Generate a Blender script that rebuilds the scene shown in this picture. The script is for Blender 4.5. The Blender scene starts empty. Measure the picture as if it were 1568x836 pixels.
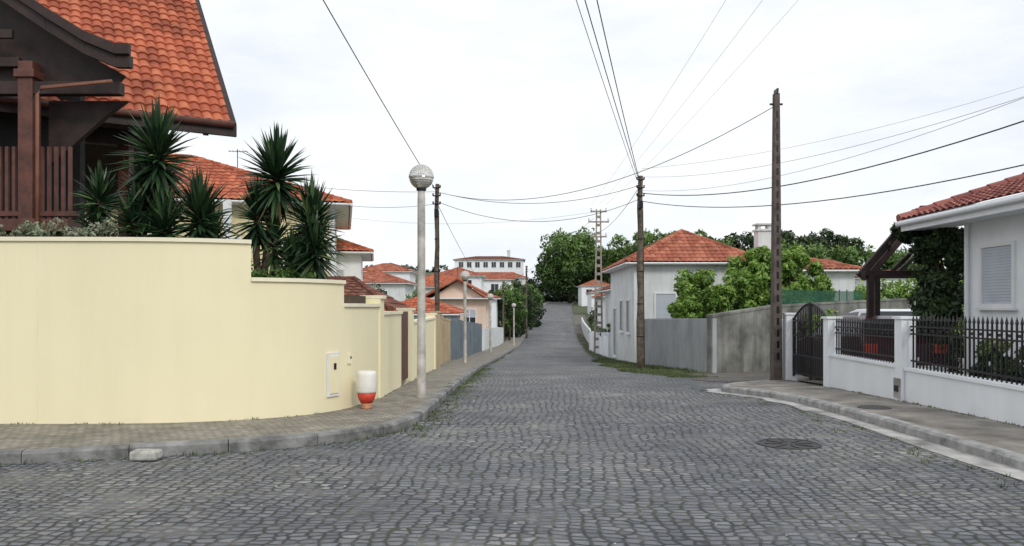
import bpy, math, random
import numpy as np
from mathutils import Vector, Matrix
random.seed(7); rng=np.random.default_rng(7)
S=bpy.context.scene
COL=S.collection

# ---------------------------------------------------------------- materials
def nodes(name):
    m=bpy.data.materials.new(name); m.use_nodes=True
    nt=m.node_tree; b=nt.nodes['Principled BSDF']
    return m,nt,b
def N(nt,t,**kw):
    n=nt.nodes.new(t)
    for k,v in kw.items():
        if k in n.inputs: n.inputs[k].default_value=v
        else: setattr(n,k,v)
    return n
def L(nt,a,b): nt.links.new(a,b)
def c4(c): return (c[0],c[1],c[2],1)
def ramp(nt,fac,stops):
    r=nt.nodes.new('ShaderNodeValToRGB')
    e=r.color_ramp.elements
    e[0].position=stops[0][0]; e[0].color=c4(stops[0][1])
    e[1].position=stops[-1][0]; e[1].color=c4(stops[-1][1])
    for p,c in stops[1:-1]:
        x=e.new(p); x.color=c4(c)
    L(nt,fac,r.inputs[0]); return r.outputs[0]
def noise(nt,vec,scale,detail=5,rough=.6):
    n=N(nt,'ShaderNodeTexNoise',Scale=scale,Detail=detail,Roughness=rough); L(nt,vec,n.inputs['Vector']); return n.outputs['Fac']
def mixc(nt,f,a,b,mode='MIX'):
    m=nt.nodes.new('ShaderNodeMix'); m.data_type='RGBA'; m.blend_type=mode
    for s,v in ((m.inputs[0],f),(m.inputs[6],a),(m.inputs[7],b)):
        if hasattr(v,'links'): L(nt,v,s)
        elif isinstance(v,(int,float)): s.default_value=v
        else: s.default_value=c4(v)
    return m.outputs[2]
def bump(nt,b,h,strength=.5,dist=.02):
    n=N(nt,'ShaderNodeBump',Strength=strength,Distance=dist); L(nt,h,n.inputs['Height']); L(nt,n.outputs[0],b.inputs['Normal'])
def simple(name,c,rough=.6,var=.15,scale=6,metal=0,bmp=.25,bd=.01,streak=False,sl_=.86):
    m,nt,b=nodes(name)
    tc=N(nt,'ShaderNodeTexCoord').outputs['Object']
    f=noise(nt,tc,scale)
    d=tuple(max(0,x*(1-var*1.6)) for x in c); e=tuple(min(1,x*(1+var*.6)) for x in c)
    col=ramp(nt,f,[(.28,d),(.65,e)])
    if streak:
        mp=N(nt,'ShaderNodeMapping'); mp.inputs['Scale'].default_value=(2.2,2.2,.22); L(nt,tc,mp.inputs[0])
        g=noise(nt,mp.outputs[0],1.6,7,.65)
        col=mixc(nt,1.0,col,ramp(nt,g,[(.3,(sl_,sl_,sl_-.01)),(.55,(1,1,1))]),'MULTIPLY')
    L(nt,col,b.inputs['Base Color'])
    b.inputs['Roughness'].default_value=rough; b.inputs['Metallic'].default_value=metal
    if bmp:
        g=noise(nt,tc,scale*9,6); bump(nt,b,g,bmp,bd)
    return m
def tintmat(name,stops,rough=.55,spec=.4,nscale=0):
    m,nt,b=nodes(name)
    a=N(nt,'ShaderNodeAttribute',attribute_name='tint').outputs['Fac']
    col=ramp(nt,a,stops)
    if nscale:
        tc=N(nt,'ShaderNodeTexCoord').outputs['Object']
        f=noise(nt,tc,nscale,6,.7)
        col=mixc(nt,1.0,col,ramp(nt,f,[(.3,(.48,.44,.42)),(.55,(1,1,1))]),'MULTIPLY')
    L(nt,col,b.inputs['Base Color'])
    b.inputs['Roughness'].default_value=rough; b.inputs['Specular IOR Level'].default_value=spec
    return m

def cobble():
    m,nt,b=nodes('cobblestone')
    tc=N(nt,'ShaderNodeTexCoord').outputs['Object']
    def math_(op,a,b_):
        n=N(nt,'ShaderNodeMath',operation=op)
        for i,vv in enumerate((a,b_)):
            if hasattr(vv,'links'): L(nt,vv,n.inputs[i])
            else: n.inputs[i].default_value=vv
        return n.outputs[0]
    mp=N(nt,'ShaderNodeMapping'); mp.inputs['Scale'].default_value=(8.8,10.8,.01)
    mp.inputs['Rotation'].default_value=(0,0,math.radians(3))
    wn=N(nt,'ShaderNodeTexNoise',Scale=.45,Detail=2); L(nt,tc,wn.inputs['Vector'])
    add=N(nt,'ShaderNodeVectorMath',operation='MULTIPLY_ADD')
    L(nt,wn.outputs['Color'],add.inputs[0]); add.inputs[1].default_value=(.5,.6,0); L(nt,tc,add.inputs[2])
    w2=N(nt,'ShaderNodeTexNoise',Scale=5.0,Detail=1); L(nt,tc,w2.inputs['Vector'])
    add2=N(nt,'ShaderNodeVectorMath',operation='MULTIPLY_ADD')
    L(nt,w2.outputs['Color'],add2.inputs[0]); add2.inputs[1].default_value=(.06,.05,0); L(nt,add.outputs[0],add2.inputs[2])
    L(nt,add2.outputs[0],mp.inputs[0])
    v=N(nt,'ShaderNodeTexVoronoi',Scale=1.0,Randomness=.42,feature='F1'); L(nt,mp.outputs[0],v.inputs['Vector'])
    e=N(nt,'ShaderNodeTexVoronoi',Scale=1.0,Randomness=.42,feature='DISTANCE_TO_EDGE'); L(nt,mp.outputs[0],e.inputs['Vector'])
    sep=N(nt,'ShaderNodeSeparateColor'); L(nt,v.outputs['Color'],sep.inputs[0])
    stone=ramp(nt,sep.outputs[0],[(0,(.140,.147,.164)),(.4,(.185,.192,.208)),(.75,(.22,.226,.24)),(.96,(.255,.26,.268)),(1,(.33,.33,.325))])
    sp=noise(nt,tc,55,5,.75)
    stone=mixc(nt,.75,stone,ramp(nt,sp,[(.3,(.35,.35,.37)),(.62,(1.25,1.25,1.25))]),'MULTIPLY')
    big=noise(nt,tc,.36,8,.72)
    tone=ramp(nt,big,[(.34,(.62,.64,.70)),(.46,(.90,.92,.96)),(.56,(1.16,1.15,1.12)),(.68,(1.7,1.64,1.52))])
    d=noise(nt,tc,1.3,7,.7)
    mos=noise(nt,tc,.9,6,.7)
    joint=mixc(nt,ramp(nt,mos,[(.5,(0,0,0)),(.62,(1,1,1))]),(.034,.034,.036),(.052,.056,.03))
    j2=mixc(nt,ramp(nt,d,[(.5,(0,0,0)),(.62,(1,1,1))]),joint,(.15,.145,.13))
    ew=noise(nt,tc,11,4,.65)
    ed=math_('SUBTRACT',e.outputs['Distance'],math_('MULTIPLY',ew,.14))
    ef=ramp(nt,ed,[(.0,(0,0,0)),(.10,(1,1,1))])
    col=mixc(nt,ef,j2,stone)
    col=mixc(nt,1.0,col,tone,'MULTIPLY')
    df=noise(nt,tc,3.4,9,.78)
    dust=ramp(nt,df,[(.50,(0,0,0)),(.74,(.5,.5,.5))])
    col=mixc(nt,dust,col,(.25,.24,.215))
    L(nt,col,b.inputs['Base Color'])
    rr=ramp(nt,sp,[(.3,(.55,.55,.55)),(.7,(.82,.82,.82))]); L(nt,rr,b.inputs['Roughness'])
    mh=N(nt,'ShaderNodeMapRange'); mh.inputs[1].default_value=0; mh.inputs[2].default_value=.34; L(nt,e.outputs['Distance'],mh.inputs[0]); mh.interpolation_type='SMOOTHSTEP'
    hgt=math_('ADD',mh.outputs[0],math_('MULTIPLY',sep.outputs[1],.6)); hgt=math_('ADD',hgt,math_('MULTIPLY',sp,.45))
    bump(nt,b,hgt,1.0,.026)
    return m
def paving(name,c,sc=(3.2,3.2),mort=(.08,.08,.07)):
    m,nt,b=nodes(name)
    tc=N(nt,'ShaderNodeTexCoord').outputs['Object']
    wn=N(nt,'ShaderNodeTexNoise',Scale=1.5,Detail=2); L(nt,tc,wn.inputs['Vector'])
    add=N(nt,'ShaderNodeVectorMath',operation='MULTIPLY_ADD')
    L(nt,wn.outputs['Color'],add.inputs[0]); add.inputs[1].default_value=(.09,.09,0); L(nt,tc,add.inputs[2])
    br=N(nt,'ShaderNodeTexBrick'); br.offset=.5
    br.inputs['Scale'].default_value=sc[0]; br.inputs['Mortar Size'].default_value=.025
    br.inputs['Color1'].default_value=c4(c); br.inputs['Color2'].default_value=c4(tuple(x*.72 for x in c)); br.inputs['Mortar'].default_value=c4(mort)
    br.inputs['Brick Width'].default_value=.5; br.inputs['Row Height'].default_value=.5
    L(nt,add.outputs[0],br.inputs['Vector'])
    f=noise(nt,tc,2.3,8,.75)
    col=mixc(nt,1.0,br.outputs['Color'],ramp(nt,f,[(.3,(.5,.5,.45)),(.6,(1.15,1.12,1.08))]),'MULTIPLY')
    L(nt,col,b.inputs['Base Color']); b.inputs['Roughness'].default_value=.85
    g=noise(nt,tc,60,5); bump(nt,b,g,.4,.01)
    return m
def terrain_mat(name,stops,scale=.5,fine=14):
    m,nt,b=nodes(name)
    tc=N(nt,'ShaderNodeTexCoord').outputs['Object']
    f=noise(nt,tc,scale,8,.7)
    col=ramp(nt,f,stops)
    g=noise(nt,tc,fine,6,.7)
    col=mixc(nt,1.0,col,ramp(nt,g,[(.3,(.55,.55,.55)),(.65,(1.3,1.3,1.3))]),'MULTIPLY')
    L(nt,col,b.inputs['Base Color']); b.inputs['Roughness'].default_value=.9
    bump(nt,b,g,.7,.03)
    return m

M={}
M['cobble']=cobble()
M['pave']=paving('sidewalk_paving',(.31,.29,.255),(4.6,4.6))
M['kerb']=simple('granite_kerb',(.34,.34,.33),.8,.35,5,bmp=.6,bd=.01)
M['kerbd']=simple('weathered_kerb',(.23,.23,.225),.85,.5,3,bmp=.8,bd=.014)
M['conc']=simple('light_concrete',(.40,.39,.38),.85,.45,2.0,bmp=.5,streak=False)
M['rsw']=simple('worn_sidewalk_cement',(.25,.23,.205),.9,.4,1.6,bmp=.6,bd=.012)
M['grass']=terrain_mat('grass_ground',[(.3,(.045,.062,.02)),(.5,(.07,.085,.03)),(.7,(.12,.11,.07))],1.2)
M['dirt']=terrain_mat('dirt_drive',[(.3,(.085,.078,.07)),(.5,(.13,.118,.105)),(.7,(.19,.17,.145))],.9,20)
M['soil']=terrain_mat('garden_soil',[(.3,(.05,.035,.02)),(.7,(.1,.07,.04))],2,20)
M['yellow']=simple('cream_yellow_render',(.86,.785,.535),.8,.02,.7,bmp=.22,bd=.004,streak=True,sl_=.972)
M['cap']=simple('wall_coping',(.85,.79,.60),.75,.06,3,bmp=.2)
M['housey']=simple('yellow_house_render',(.76,.68,.42),.85,.08,1,streak=True,sl_=.93)
M['white']=simple('white_render',(.84,.865,.90),.8,.04,1.2,bmp=.3,bd=.006,streak=True,sl_=.94)
M['white2']=simple('aged_white_render',(.68,.71,.72),.85,.1,1,bmp=.3,streak=True)
M['pink']=simple('salmon_render',(.76,.58,.47),.85,.08,1)
M['ochre']=simple('ochre_render',(.50,.40,.26),.85,.1,1.2,streak=True)
M['bluegrey']=simple('bluegrey_panel',(.16,.20,.24),.6,.2,1.5,streak=True)
M['greywall']=simple('grey_plaster',(.44,.46,.48),.9,.15,.8,bmp=.5,bd=.01,streak=True)
M['greywall2']=simple('raw_concrete_wall',(.22,.22,.205),.9,.4,1.3,bmp=.7,bd=.015,streak=True,sl_=.6)
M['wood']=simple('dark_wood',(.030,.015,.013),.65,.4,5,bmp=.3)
M['woodr']=simple('red_brown_wood',(.115,.040,.027),.55,.3,6,bmp=.3)
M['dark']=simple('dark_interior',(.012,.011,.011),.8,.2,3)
M['copper']=simple('copper_pipe',(.22,.09,.055),.6,.2,5,metal=.1)
M['iron']=simple('black_iron',(.012,.012,.016),.4,.3,8,metal=.3)
M['glass']=simple('window_glass',(.03,.035,.04),.08,.1,1,bmp=0)
M['shutter']=simple('roller_shutter',(.50,.55,.62),.6,.06,2)
M['frame']=simple('window_frame',(.76,.77,.78),.5,.05,3)
M['pole']=simple('lamp_pole_paint',(.50,.48,.44),.6,.3,4,bmp=.3,streak=True)
M['woodpole']=simple('weathered_pole_wood',(.15,.12,.09),.9,.45,7,bmp=.9,bd=.02,streak=True,sl_=.55)
M['concpole']=simple('concrete_pole',(.12,.095,.085),.85,.3,5,bmp=.5,streak=True)
M['concpole2']=simple('grey_concrete_pole',(.30,.28,.24),.85,.25,5)
M['wire']=simple('black_cable',(.02,.02,.022),.6,.1,2,bmp=0)
M['wireg']=simple('aluminium_cable',(.55,.57,.60),.5,.1,2,bmp=0)
M['ceram']=simple('white_ceramic',(.80,.78,.72),.5,.1,5)
M['red']=simple('red_paint',(.55,.045,.02),.5,.2,6)
M['terra']=simple('terracotta',(.50,.25,.13),.7,.2,8)
M['globemetal']=simple('globe_reflector',(.66,.64,.58),.2,.15,6,metal=.5,bmp=0)
M['bark']=simple('bark',(.10,.075,.05),.95,.35,8,bmp=.9,bd=.02)
M['net']=simple('green_net',(.03,.12,.07),.8,.2,6)
M['carw']=simple('white_car_paint',(.75,.77,.80),.25,.03,1,bmp=0)
M['card']=simple('dark_red_car_paint',(.045,.006,.009),.25,.1,1,bmp=0)
M['tyre']=simple('tyre_rubber',(.02,.02,.02),.8,.2,6)
M['stone']=simple('pale_stone',(.50,.49,.45),.85,.3,8,bmp=.8,bd=.02)
M['castiron']=simple('cast_iron_cover',(.06,.06,.06),.6,.3,20,metal=.4,bmp=.6)
def globeglass():
    m,nt,b=nodes('ribbed_globe_glass')
    b.inputs['Base Color'].default_value=(.86,.86,.83,1); b.inputs['Roughness'].default_value=.15
    b.inputs['Transmission Weight'].default_value=.6; b.inputs['IOR'].default_value=1.12
    tc=N(nt,'ShaderNodeTexCoord').outputs['Object']
    w=N(nt,'ShaderNodeTexWave',Scale=9.0); w.bands_direction='Z'; L(nt,tc,w.inputs['Vector'])
    bump(nt,b,w.outputs['Fac'],.5,.01)
    return m
M['gglass']=globeglass()
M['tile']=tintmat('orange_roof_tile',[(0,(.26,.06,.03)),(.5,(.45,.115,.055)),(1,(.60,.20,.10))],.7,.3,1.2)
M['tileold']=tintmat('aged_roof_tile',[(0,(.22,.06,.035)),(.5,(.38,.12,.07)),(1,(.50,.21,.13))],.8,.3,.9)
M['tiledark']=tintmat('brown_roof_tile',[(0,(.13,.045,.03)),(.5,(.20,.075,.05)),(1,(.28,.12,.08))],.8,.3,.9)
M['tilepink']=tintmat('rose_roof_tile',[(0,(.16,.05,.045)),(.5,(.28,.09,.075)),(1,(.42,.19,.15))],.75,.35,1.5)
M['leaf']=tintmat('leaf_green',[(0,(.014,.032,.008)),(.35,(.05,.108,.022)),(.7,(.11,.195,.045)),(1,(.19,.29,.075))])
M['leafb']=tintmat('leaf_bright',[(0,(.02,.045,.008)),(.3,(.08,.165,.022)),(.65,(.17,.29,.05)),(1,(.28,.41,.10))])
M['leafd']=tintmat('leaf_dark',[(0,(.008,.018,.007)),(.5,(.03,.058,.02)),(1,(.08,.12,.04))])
M['leafg']=tintmat('leaf_silver',[(0,(.05,.07,.035)),(.5,(.14,.18,.10)),(1,(.32,.33,.24))])
M['yucca']=tintmat('yucca_leaf',[(0,(.09,.06,.025)),(.07,(.012,.03,.014)),(.5,(.022,.058,.022)),(.85,(.06,.12,.04)),(1,(.15,.22,.08))],.4,.5)
M['grassb']=tintmat('grass_blades',[(0,(.035,.05,.018)),(.5,(.075,.115,.03)),(1,(.19,.19,.09))])
M['flower']=tintmat('flowers',[(0,(.03,.07,.02)),(.5,(.08,.15,.03)),(.82,(.25,.28,.12)),(.9,(.7,.65,.6)),(1,(.65,.2,.25))])

# ---------------------------------------------------------------- mesh builder
class MB:
    def __init__(s): s.v=[]; s.f=[]; s.m=[]; s.t=None
    def add(s,vs,fs,mi=0):
        o=len(s.v); s.v.extend([tuple(map(float,p)) for p in vs]); s.f.extend([tuple(i+o for i in f) for f in fs]); s.m.extend([mi]*len(fs))
    def box(s,x0,x1,y0,y1,z0,z1,mi=0):
        s.add([(x0,y0,z0),(x1,y0,z0),(x1,y1,z0),(x0,y1,z0),(x0,y0,z1),(x1,y0,z1),(x1,y1,z1),(x0,y1,z1)],
          [(0,3,2,1),(4,5,6,7),(0,1,5,4),(1,2,6,5),(2,3,7,6),(3,0,4,7)],mi)
    def beam(s,p,q,w,h,mi=0,w2=None,h2=None):
        p=Vector(p);q=Vector(q);d=(q-p).normalized()
        up=Vector((0,0,1)) if abs(d.z)<.95 else Vector((0,1,0))
        a=d.cross(up).normalized(); b=a.cross(d).normalized()
        w2=w2 or w; h2=h2 or h
        vs=[]
        for c,ww,hh in ((p,w,h),(q,w2,h2)):
            for i,j in ((-1,-1),(1,-1),(1,1),(-1,1)): vs.append(c+a*i*ww/2+b*j*hh/2)
        s.add(vs,[(3,2,1,0),(4,5,6,7),(0,1,5,4),(1,2,6,5),(2,3,7,6),(3,0,4,7)],mi)
    def tube(s,pts,r,seg=8,mi=0,cap=True):
        n=len(pts); pts=[Vector(p) for p in pts]
        if not hasattr(r,'__len__'): r=[r]*n
        vs=[];fs=[]
        for i,p in enumerate(pts):
            d=(pts[min(i+1,n-1)]-pts[max(i-1,0)]).normalized()
            up=Vector((0,0,1)) if abs(d.z)<.9 else Vector((1,0,0))
            a=d.cross(up).normalized(); b=a.cross(d)
            for k in range(seg):
                t=2*math.pi*k/seg; vs.append(p+(a*math.cos(t)+b*math.sin(t))*r[i])
        for i in range(n-1):
            for k in range(seg):
                fs.append((i*seg+k,i*seg+(k+1)%seg,(i+1)*seg+(k+1)%seg,(i+1)*seg+k))
        if cap: fs.append(tuple(range(seg))[::-1]); fs.append(tuple((n-1)*seg+k for k in range(seg)))
        s.add(vs,fs,mi)
    def lathe(s,c,prof,seg=24,mi=0):
        vs=[];fs=[];n=len(prof)
        for r,z in prof:
            for k in range(seg):
                t=2*math.pi*k/seg; vs.append((c[0]+r*math.cos(t),c[1]+r*math.sin(t),c[2]+z))
        for i in range(n-1):
            for k in range(seg): fs.append((i*seg+k,i*seg+(k+1)%seg,(i+1)*seg+(k+1)%seg,(i+1)*seg+k))
        fs.append(tuple(range(seg))[::-1]); fs.append(tuple((n-1)*seg+k for k in range(seg)))
        s.add(vs,fs,mi)
    def build(s,name,mats,parent=None,smooth=False,bevel=0,tint=None):
        me=bpy.data.meshes.new(name); me.from_pydata(s.v,[],s.f)
        mats=mats if isinstance(mats,list) else [mats]
        for m in mats: me.materials.append(M[m])
        if len(mats)>1: me.polygons.foreach_set('material_index',s.m)
        if smooth: me.polygons.foreach_set('use_smooth',[True]*len(s.f))
        if tint is not None:
            a=me.attributes.new('tint','FLOAT','POINT'); a.data.foreach_set('value',np.asarray(tint,dtype=np.float32))
        me.update()
        o=bpy.data.objects.new(name,me); COL.objects.link(o)
        if parent is not None:
            o.parent=parent; o.matrix_parent_inverse=Matrix.Translation(-Vector(parent.location))
        if bevel:
            b=o.modifiers.new('bevel','BEVEL'); b.width=bevel; b.segments=2; b.limit_method='ANGLE'
        return o
def empty(name,loc=(0,0,0)):
    e=bpy.data.objects.new(name,None); e.location=loc; e.empty_display_size=.3; COL.objects.link(e); return e

# ---------------------------------------------------------------- terrain
ys=[-60,0,8,12,18,24,34,44,53,74,85,97,110,150,190,240,300,3500]
zs=[.3,0,0,-.03,-.2,-.45,-.95,-1.35,-1.6,-2.15,-2.2,-1.95,-1.45,.05,1.7,3.1,4.0,4.0]
ty=np.arange(-60,3500,1.0); tz=np.interp(ty,ys,zs); kk=np.ones(7)/7; tzp=np.convolve(np.pad(tz,3,mode='edge'),kk,'valid')
def prof(y): return np.interp(y,ty,tzp)
KL=[(-40,7.0),(-9,7.6),(-5.2,8.0),(-4.0,8.4),(-2.9,8.75),(-2.1,9.3),(-1.6,9.95),(-1.35,10.8),(-1.27,12),(-1.22,16),(-1.15,25),(-1.1,34),(-.35,53),(.68,74),(1.3,88),(2.4,110),(7.6,190),(12,240)]
WL=[(-40,9.2),(-14,9.6),(-6.55,10.0),(-5,10.05),(-4.3,10.15),(-3.6,10.4),(-3.0,10.8),(-2.65,11.3),(-2.42,12),(-2.25,14),(-2.45,25),(-2.95,34),(-2.3,53),(-1.2,74),(-.6,88),(1,110),(6,190),(10.5,240)]
def XL(y): return np.interp(y,[10,16,34,53,74,88,110,190,240,300],[-1.3,-1.22,-1.1,-.35,.68,1.3,2.4,7.6,12,19])
def XR(y): return np.interp(y,[18,24,27,34,53,74,88,110,190,240,300],[5.2,4.3,4.0,4.25,5.2,6.7,7.5,8.8,14.2,19,26])
def h(x,y):
    x=np.asarray(x,float); y=np.asarray(y,float)
    xc=np.interp(y,[0,16,34,74,110,190,240,400],[1.7,1.7,1.6,3.6,5.3,10.6,15,30])
    d=x-xc; s=np.clip((np.abs(d)-7)/14,0,1); s=s*s*(3-2*s)
    el=np.interp(y,[0,60,100,150,230,400,3000],[0,1,2.5,6,9,10,10])
    er=np.interp(y,[0,25,50,75,150,230,400,3000],[0,.3,2.2,4.5,6,6,10,12])
    return prof(y)+s*np.where(d<0,el,er)
def hz(x,y): return float(h(x,y))
def gridmesh(name,X,Y,Z,mat,parent=None):
    ny,nx=X.shape
    mb=MB(); mb.v=list(zip(X.ravel().tolist(),Y.ravel().tolist(),Z.ravel().tolist()))
    mb.f=[(j*nx+i,j*nx+i+1,(j+1)*nx+i+1,(j+1)*nx+i) for j in range(ny-1) for i in range(nx-1)]
    mb.m=[0]*len(mb.f)
    return mb.build(name,mat,parent,smooth=True)
gx=np.unique(np.concatenate([np.arange(-30,50,1.5),np.arange(-120,150,10),np.array([-3000,-1500,-700,-350,-200,200,350,700,1500,3000])]))
gy=np.unique(np.concatenate([np.arange(-20,260,2.0),np.arange(260,500,20),np.array([-2000,-600,-150,-60,700,1000,1800,3000])]))
X,Y=np.meshgrid(gx,gy); gridmesh('ground',X,Y,h(X,Y)-.08,'grass')
ry=np.unique(np.concatenate([np.arange(-20,120,.5),np.arange(120,300,2.0)]))
nx=40; rows=[]
for y in ry:
    l=-42 if y<10.8 else float(XL(y))-.12
    r=40 if y<4 else (5.3 if y<18 else (6.6 if y<19.5 else float(XR(y))+.25+.12*math.sin(y*1.3)))
    if 18<=y<24: r=float(np.interp(y,[18,24],[6.6,4.6]))
    rows.append(np.linspace(l,r,nx))
X=np.array(rows); Y=np.repeat(ry[:,None],nx,1); gridmesh('cobblestone_road',X,Y,h(X,Y),'cobble')

def catmull(P,n=8):
    P=[Vector((p[0],p[1])) for p in P]; out=[]
    for i in range(len(P)-1):
        p0=P[max(i-1,0)];p1=P[i];p2=P[i+1];p3=P[min(i+2,len(P)-1)]
        l=(p2-p1).length
        t1=((p2-p0).normalized())*l; t2=((p3-p1).normalized())*l
        for k in range(n):
            t=k/n; a=2*t**3-3*t**2+1;b=t**3-2*t**2+t;c=-2*t**3+3*t**2;d=t**3-t**2
            out.append(p1*a+t1*b+p2*c+t2*d)
    out.append(P[-1]); return out
KC=catmull(KL,10); WC=catmull(WL,10)
def sidewalk(name,A,B,lift,mat,parent):
    rows=[]
    for a,b in zip(A,B):
        rows.append([(a[0]*(1-t)+b[0]*t,a[1]*(1-t)+b[1]*t) for t in (0,.25,.5,.75,1)])
    R=np.array(rows); X=R[:,:,0];Y=R[:,:,1]; return gridmesh(name,X,Y,h(X,Y)+lift,mat,parent)
def resample(P,step,maxn=100000):
    P=[Vector((p[0],p[1])) for p in P]; out=[P[0].copy()]; acc=0
    for i in range(len(P)-1):
        a,b=P[i],P[i+1]; l=(b-a).length; 
        if l<1e-6: continue
        pos=step-acc
        while pos<=l:
            out.append(a+(b-a)*(pos/l)); pos+=step
        acc=(acc+l)%step
    return out
def kerbstones(name,P,w,top,parent,mat,step=1.0,side=1,jit=.007):
    mb=MB(); R=resample(P,step/4)
    n=len(R)
    def off(i):
        d=(R[min(i+1,n-1)]-R[max(i-1,0)]).normalized(); return Vector((-d.y,d.x))*side
    i=0
    while i+4<n:
        jz=random.uniform(-jit,jit); jo=random.uniform(-jit,jit)
        for k in range(4):
            a,b=R[i+k],R[i+k+1]; na,nb=off(i+k),off(i+k+1)
            if k==0: a=a+(b-a)*.018
            if k==3: b=b-(b-a)*.018
            vs=[]
            for p,nn in ((a,na),(b,nb)):
                z=hz(p.x,p.y)
                for o,zz in ((jo,-.12),(jo+.0,top-.03+jz),(jo+.03,top+jz),(w,top+jz),(w,-.12)):
                    q=p+nn*o; vs.append((q.x,q.y,z+zz))
            f=[(j,j+1,j+6,j+5) for j in range(4)]
            if k==0: f.append((0,4,3,2,1))
            if k==3: f.append((5,6,7,8,9))
            mb.add(vs,[g[::-1] for g in f] if side<0 else f)
        i+=4
    return mb.build(name,mat,parent)
lsw=empty('sidewalk',(-2,14,0))
KI=[]
for i,p in enumerate(KC):
    d=(KC[min(i+1,len(KC)-1)]-KC[max(i-1,0)]).normalized(); KI.append(p+Vector((-d.y,d.x))*.14)
sidewalk('paving',KI,WC,.125,'pave',lsw)
kerbstones('kerb',KC,.16,.13,lsw,'kerbd',1.0,1)
RK=catmull([(5.0,-8),(5.0,4),(5.0,12),(4.93,14.2),(4.6,15.4),(4.35,16.1),(4.55,16.8),(5.3,17.7),(6.25,18.6)],10)
rsw=empty('sidewalk',(5.7,12,0))
RW=[Vector((6.45,min(p.y,18.65))) for p in RK]
RI=[]
for i,p in enumerate(RK):
    d=(RK[min(i+1,len(RK)-1)]-RK[max(i-1,0)]).normalized(); RI.append(p+Vector((d.y,-d.x))*.13)
sidewalk('paving',RI,RW,.115,'rsw',rsw)
kerbstones('kerb',RK,.15,.12,rsw,'kerb',1.0,-1)
GO=[p+(p-q).normalized()*(.30+.05*math.sin(i*.9)) for i,(p,q) in enumerate(zip(RK,RI))]
sidewalk('gutter',GO[:62],RK[:62],.006,'conc',rsw)
mb=MB(); z=hz(3.25,9.2); mb.lathe((3.25,9.2,z-.05),[(.36,0),(.36,.062),(.33,.066),(.325,.058),(.05,.060)],32)
for k in range(8):
    t=k*math.pi/4; mb.beam((3.25+.08*math.cos(t),9.2+.08*math.sin(t),z+.012),(3.25+.28*math.cos(t),9.2+.28*math.sin(t),z+.012),.03,.012)
mb.build('manhole_cover','castiron')
mb=MB(); z=hz(5.5,11.9)+.118; mb.lathe((5.5,11.9,z-.03),[(.24,0),(.24,.036),(.21,.04),(.205,.035)],28); mb.build('manhole_cover','castiron')

dy=np.linspace(18.3,27.5,40)
X=[];Y=[]
for y in dy:
    l=float(np.interp(y,[18.3,20,24,27.5],[5.7,4.9,4.5,5.6]))+.15*math.sin(y*2.1)
    X.append(np.linspace(l,22,40)); Y.append(np.full(40,y))
X=np.array(X);Y=np.array(Y); gridmesh('dirt_driveway',X,Y,h(X,Y)+.012,'dirt')

# ---------------------------------------------------------------- walls
def wallpath(mb,pts,ztop,th,zb=None,mi=0,out=0.0,side=1,ztop2=None):
    n=len(pts); vs=[];fs=[]
    for i,p in enumerate(pts):
        d=(pts[min(i+1,n-1)]-pts[max(i-1,0)]).normalized(); nn=Vector((-d.y,d.x))*side
        a=p-nn*out; b=p+nn*(th+out)
        zt=ztop if ztop2 is None else ztop+(ztop2-ztop)*i/(n-1)
        z0=(hz(p.x,p.y)-.15) if zb is None else zb+ (zt-ztop)
        vs+= [(a.x,a.y,z0),(a.x,a.y,zt),(b.x,b.y,zt),(b.x,b.y,z0)]
    for i in range(n-1):
        for k in range(4): fs.append((i*4+k,i*4+(k+1)%4,(i+1)*4+(k+1)%4,(i+1)*4+k))
    fs.append((0,3,2,1)); e=(n-1)*4; fs.append((e,e+1,e+2,e+3))
    if side>0: fs=[f[::-1] for f in fs]
    mb.add(vs,fs,mi)
WD=resample(catmull(WL[:11],30),.05)
WD=[p for p in WD if p.x>-16]
i0=next(i for i,p in enumerate(WD) if p.x>-3.52)
def iy(y): return next(i for i,p in enumerate(WD) if p.x>-3 and p.y>y)
yw=empty('yellow_garden_wall',(-4,10.5,0))
secs=[(0,i0,2.44),(i0,iy(11.62),1.94),(iy(11.62),iy(13.3),1.60),(iy(13.6),iy(16.0),1.46),(iy(18.1),len(WD)-8,1.22)]
mb=MB(); mc=MB()
for a,b,zt in secs:
    P=WD[a:b+1]; wallpath(mb,P,zt,.2)
    wallpath(mc,P,zt+.055,.2,zt+.003,out=.035)
for y0,y1,zt in ((13.3,13.6,1.74),(17.7,18.1,1.52),(24.5,24.9,1.35)):
    if y1<24.6:
        P=WD[iy(y0):iy(y1)+1]
    else: P=WD[-9:]
    wallpath(mb,P,zt,.26,out=.03); wallpath(mc,P,zt+.06,.26,zt+.003,out=.07)
mb.build('wall',['yellow'],yw); mc.build('coping','cap',yw)
mb=MB()
for y in np.arange(16.05,17.65,.16):
    i=iy(y); p=WD[i]; mb.box(p.x-.1,p.x-.05,y,y+.145,hz(p.x,y)+.2,1.5)
p=WD[iy(16.8)]; mb.box(p.x-.14,p.x-.1,16.02,17.68,1.2,1.3); mb.box(p.x-.14,p.x-.1,16.02,17.68,.2,.3)
mb.build('timber_gate','woodr',yw)
def onwall(i,w,zc,hh,t,mb,mi=0):
    p=WD[i]; d=(WD[i+2]-WD[i-2]).normalized(); a=p-d*w/2; b=p+d*w/2
    nn=Vector((d.y,-d.x)); off=nn*(t/2+.001)
    mb.beam((a.x+off.x,a.y+off.y,zc),(b.x+off.x,b.y+off.y,zc),t,hh,mi)
mb=MB(); im=next(i for i,p in enumerate(WD) if p.x>-2.62)
onwall(im,.27,.62,.63,.03,mb,3); onwall(im,.2,.62,.54,.045,mb,1); onwall(im+9,.1,.82,.14,.03,mb,0); onwall(im+9,.03,.84,.03,.04,mb,2)
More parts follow.
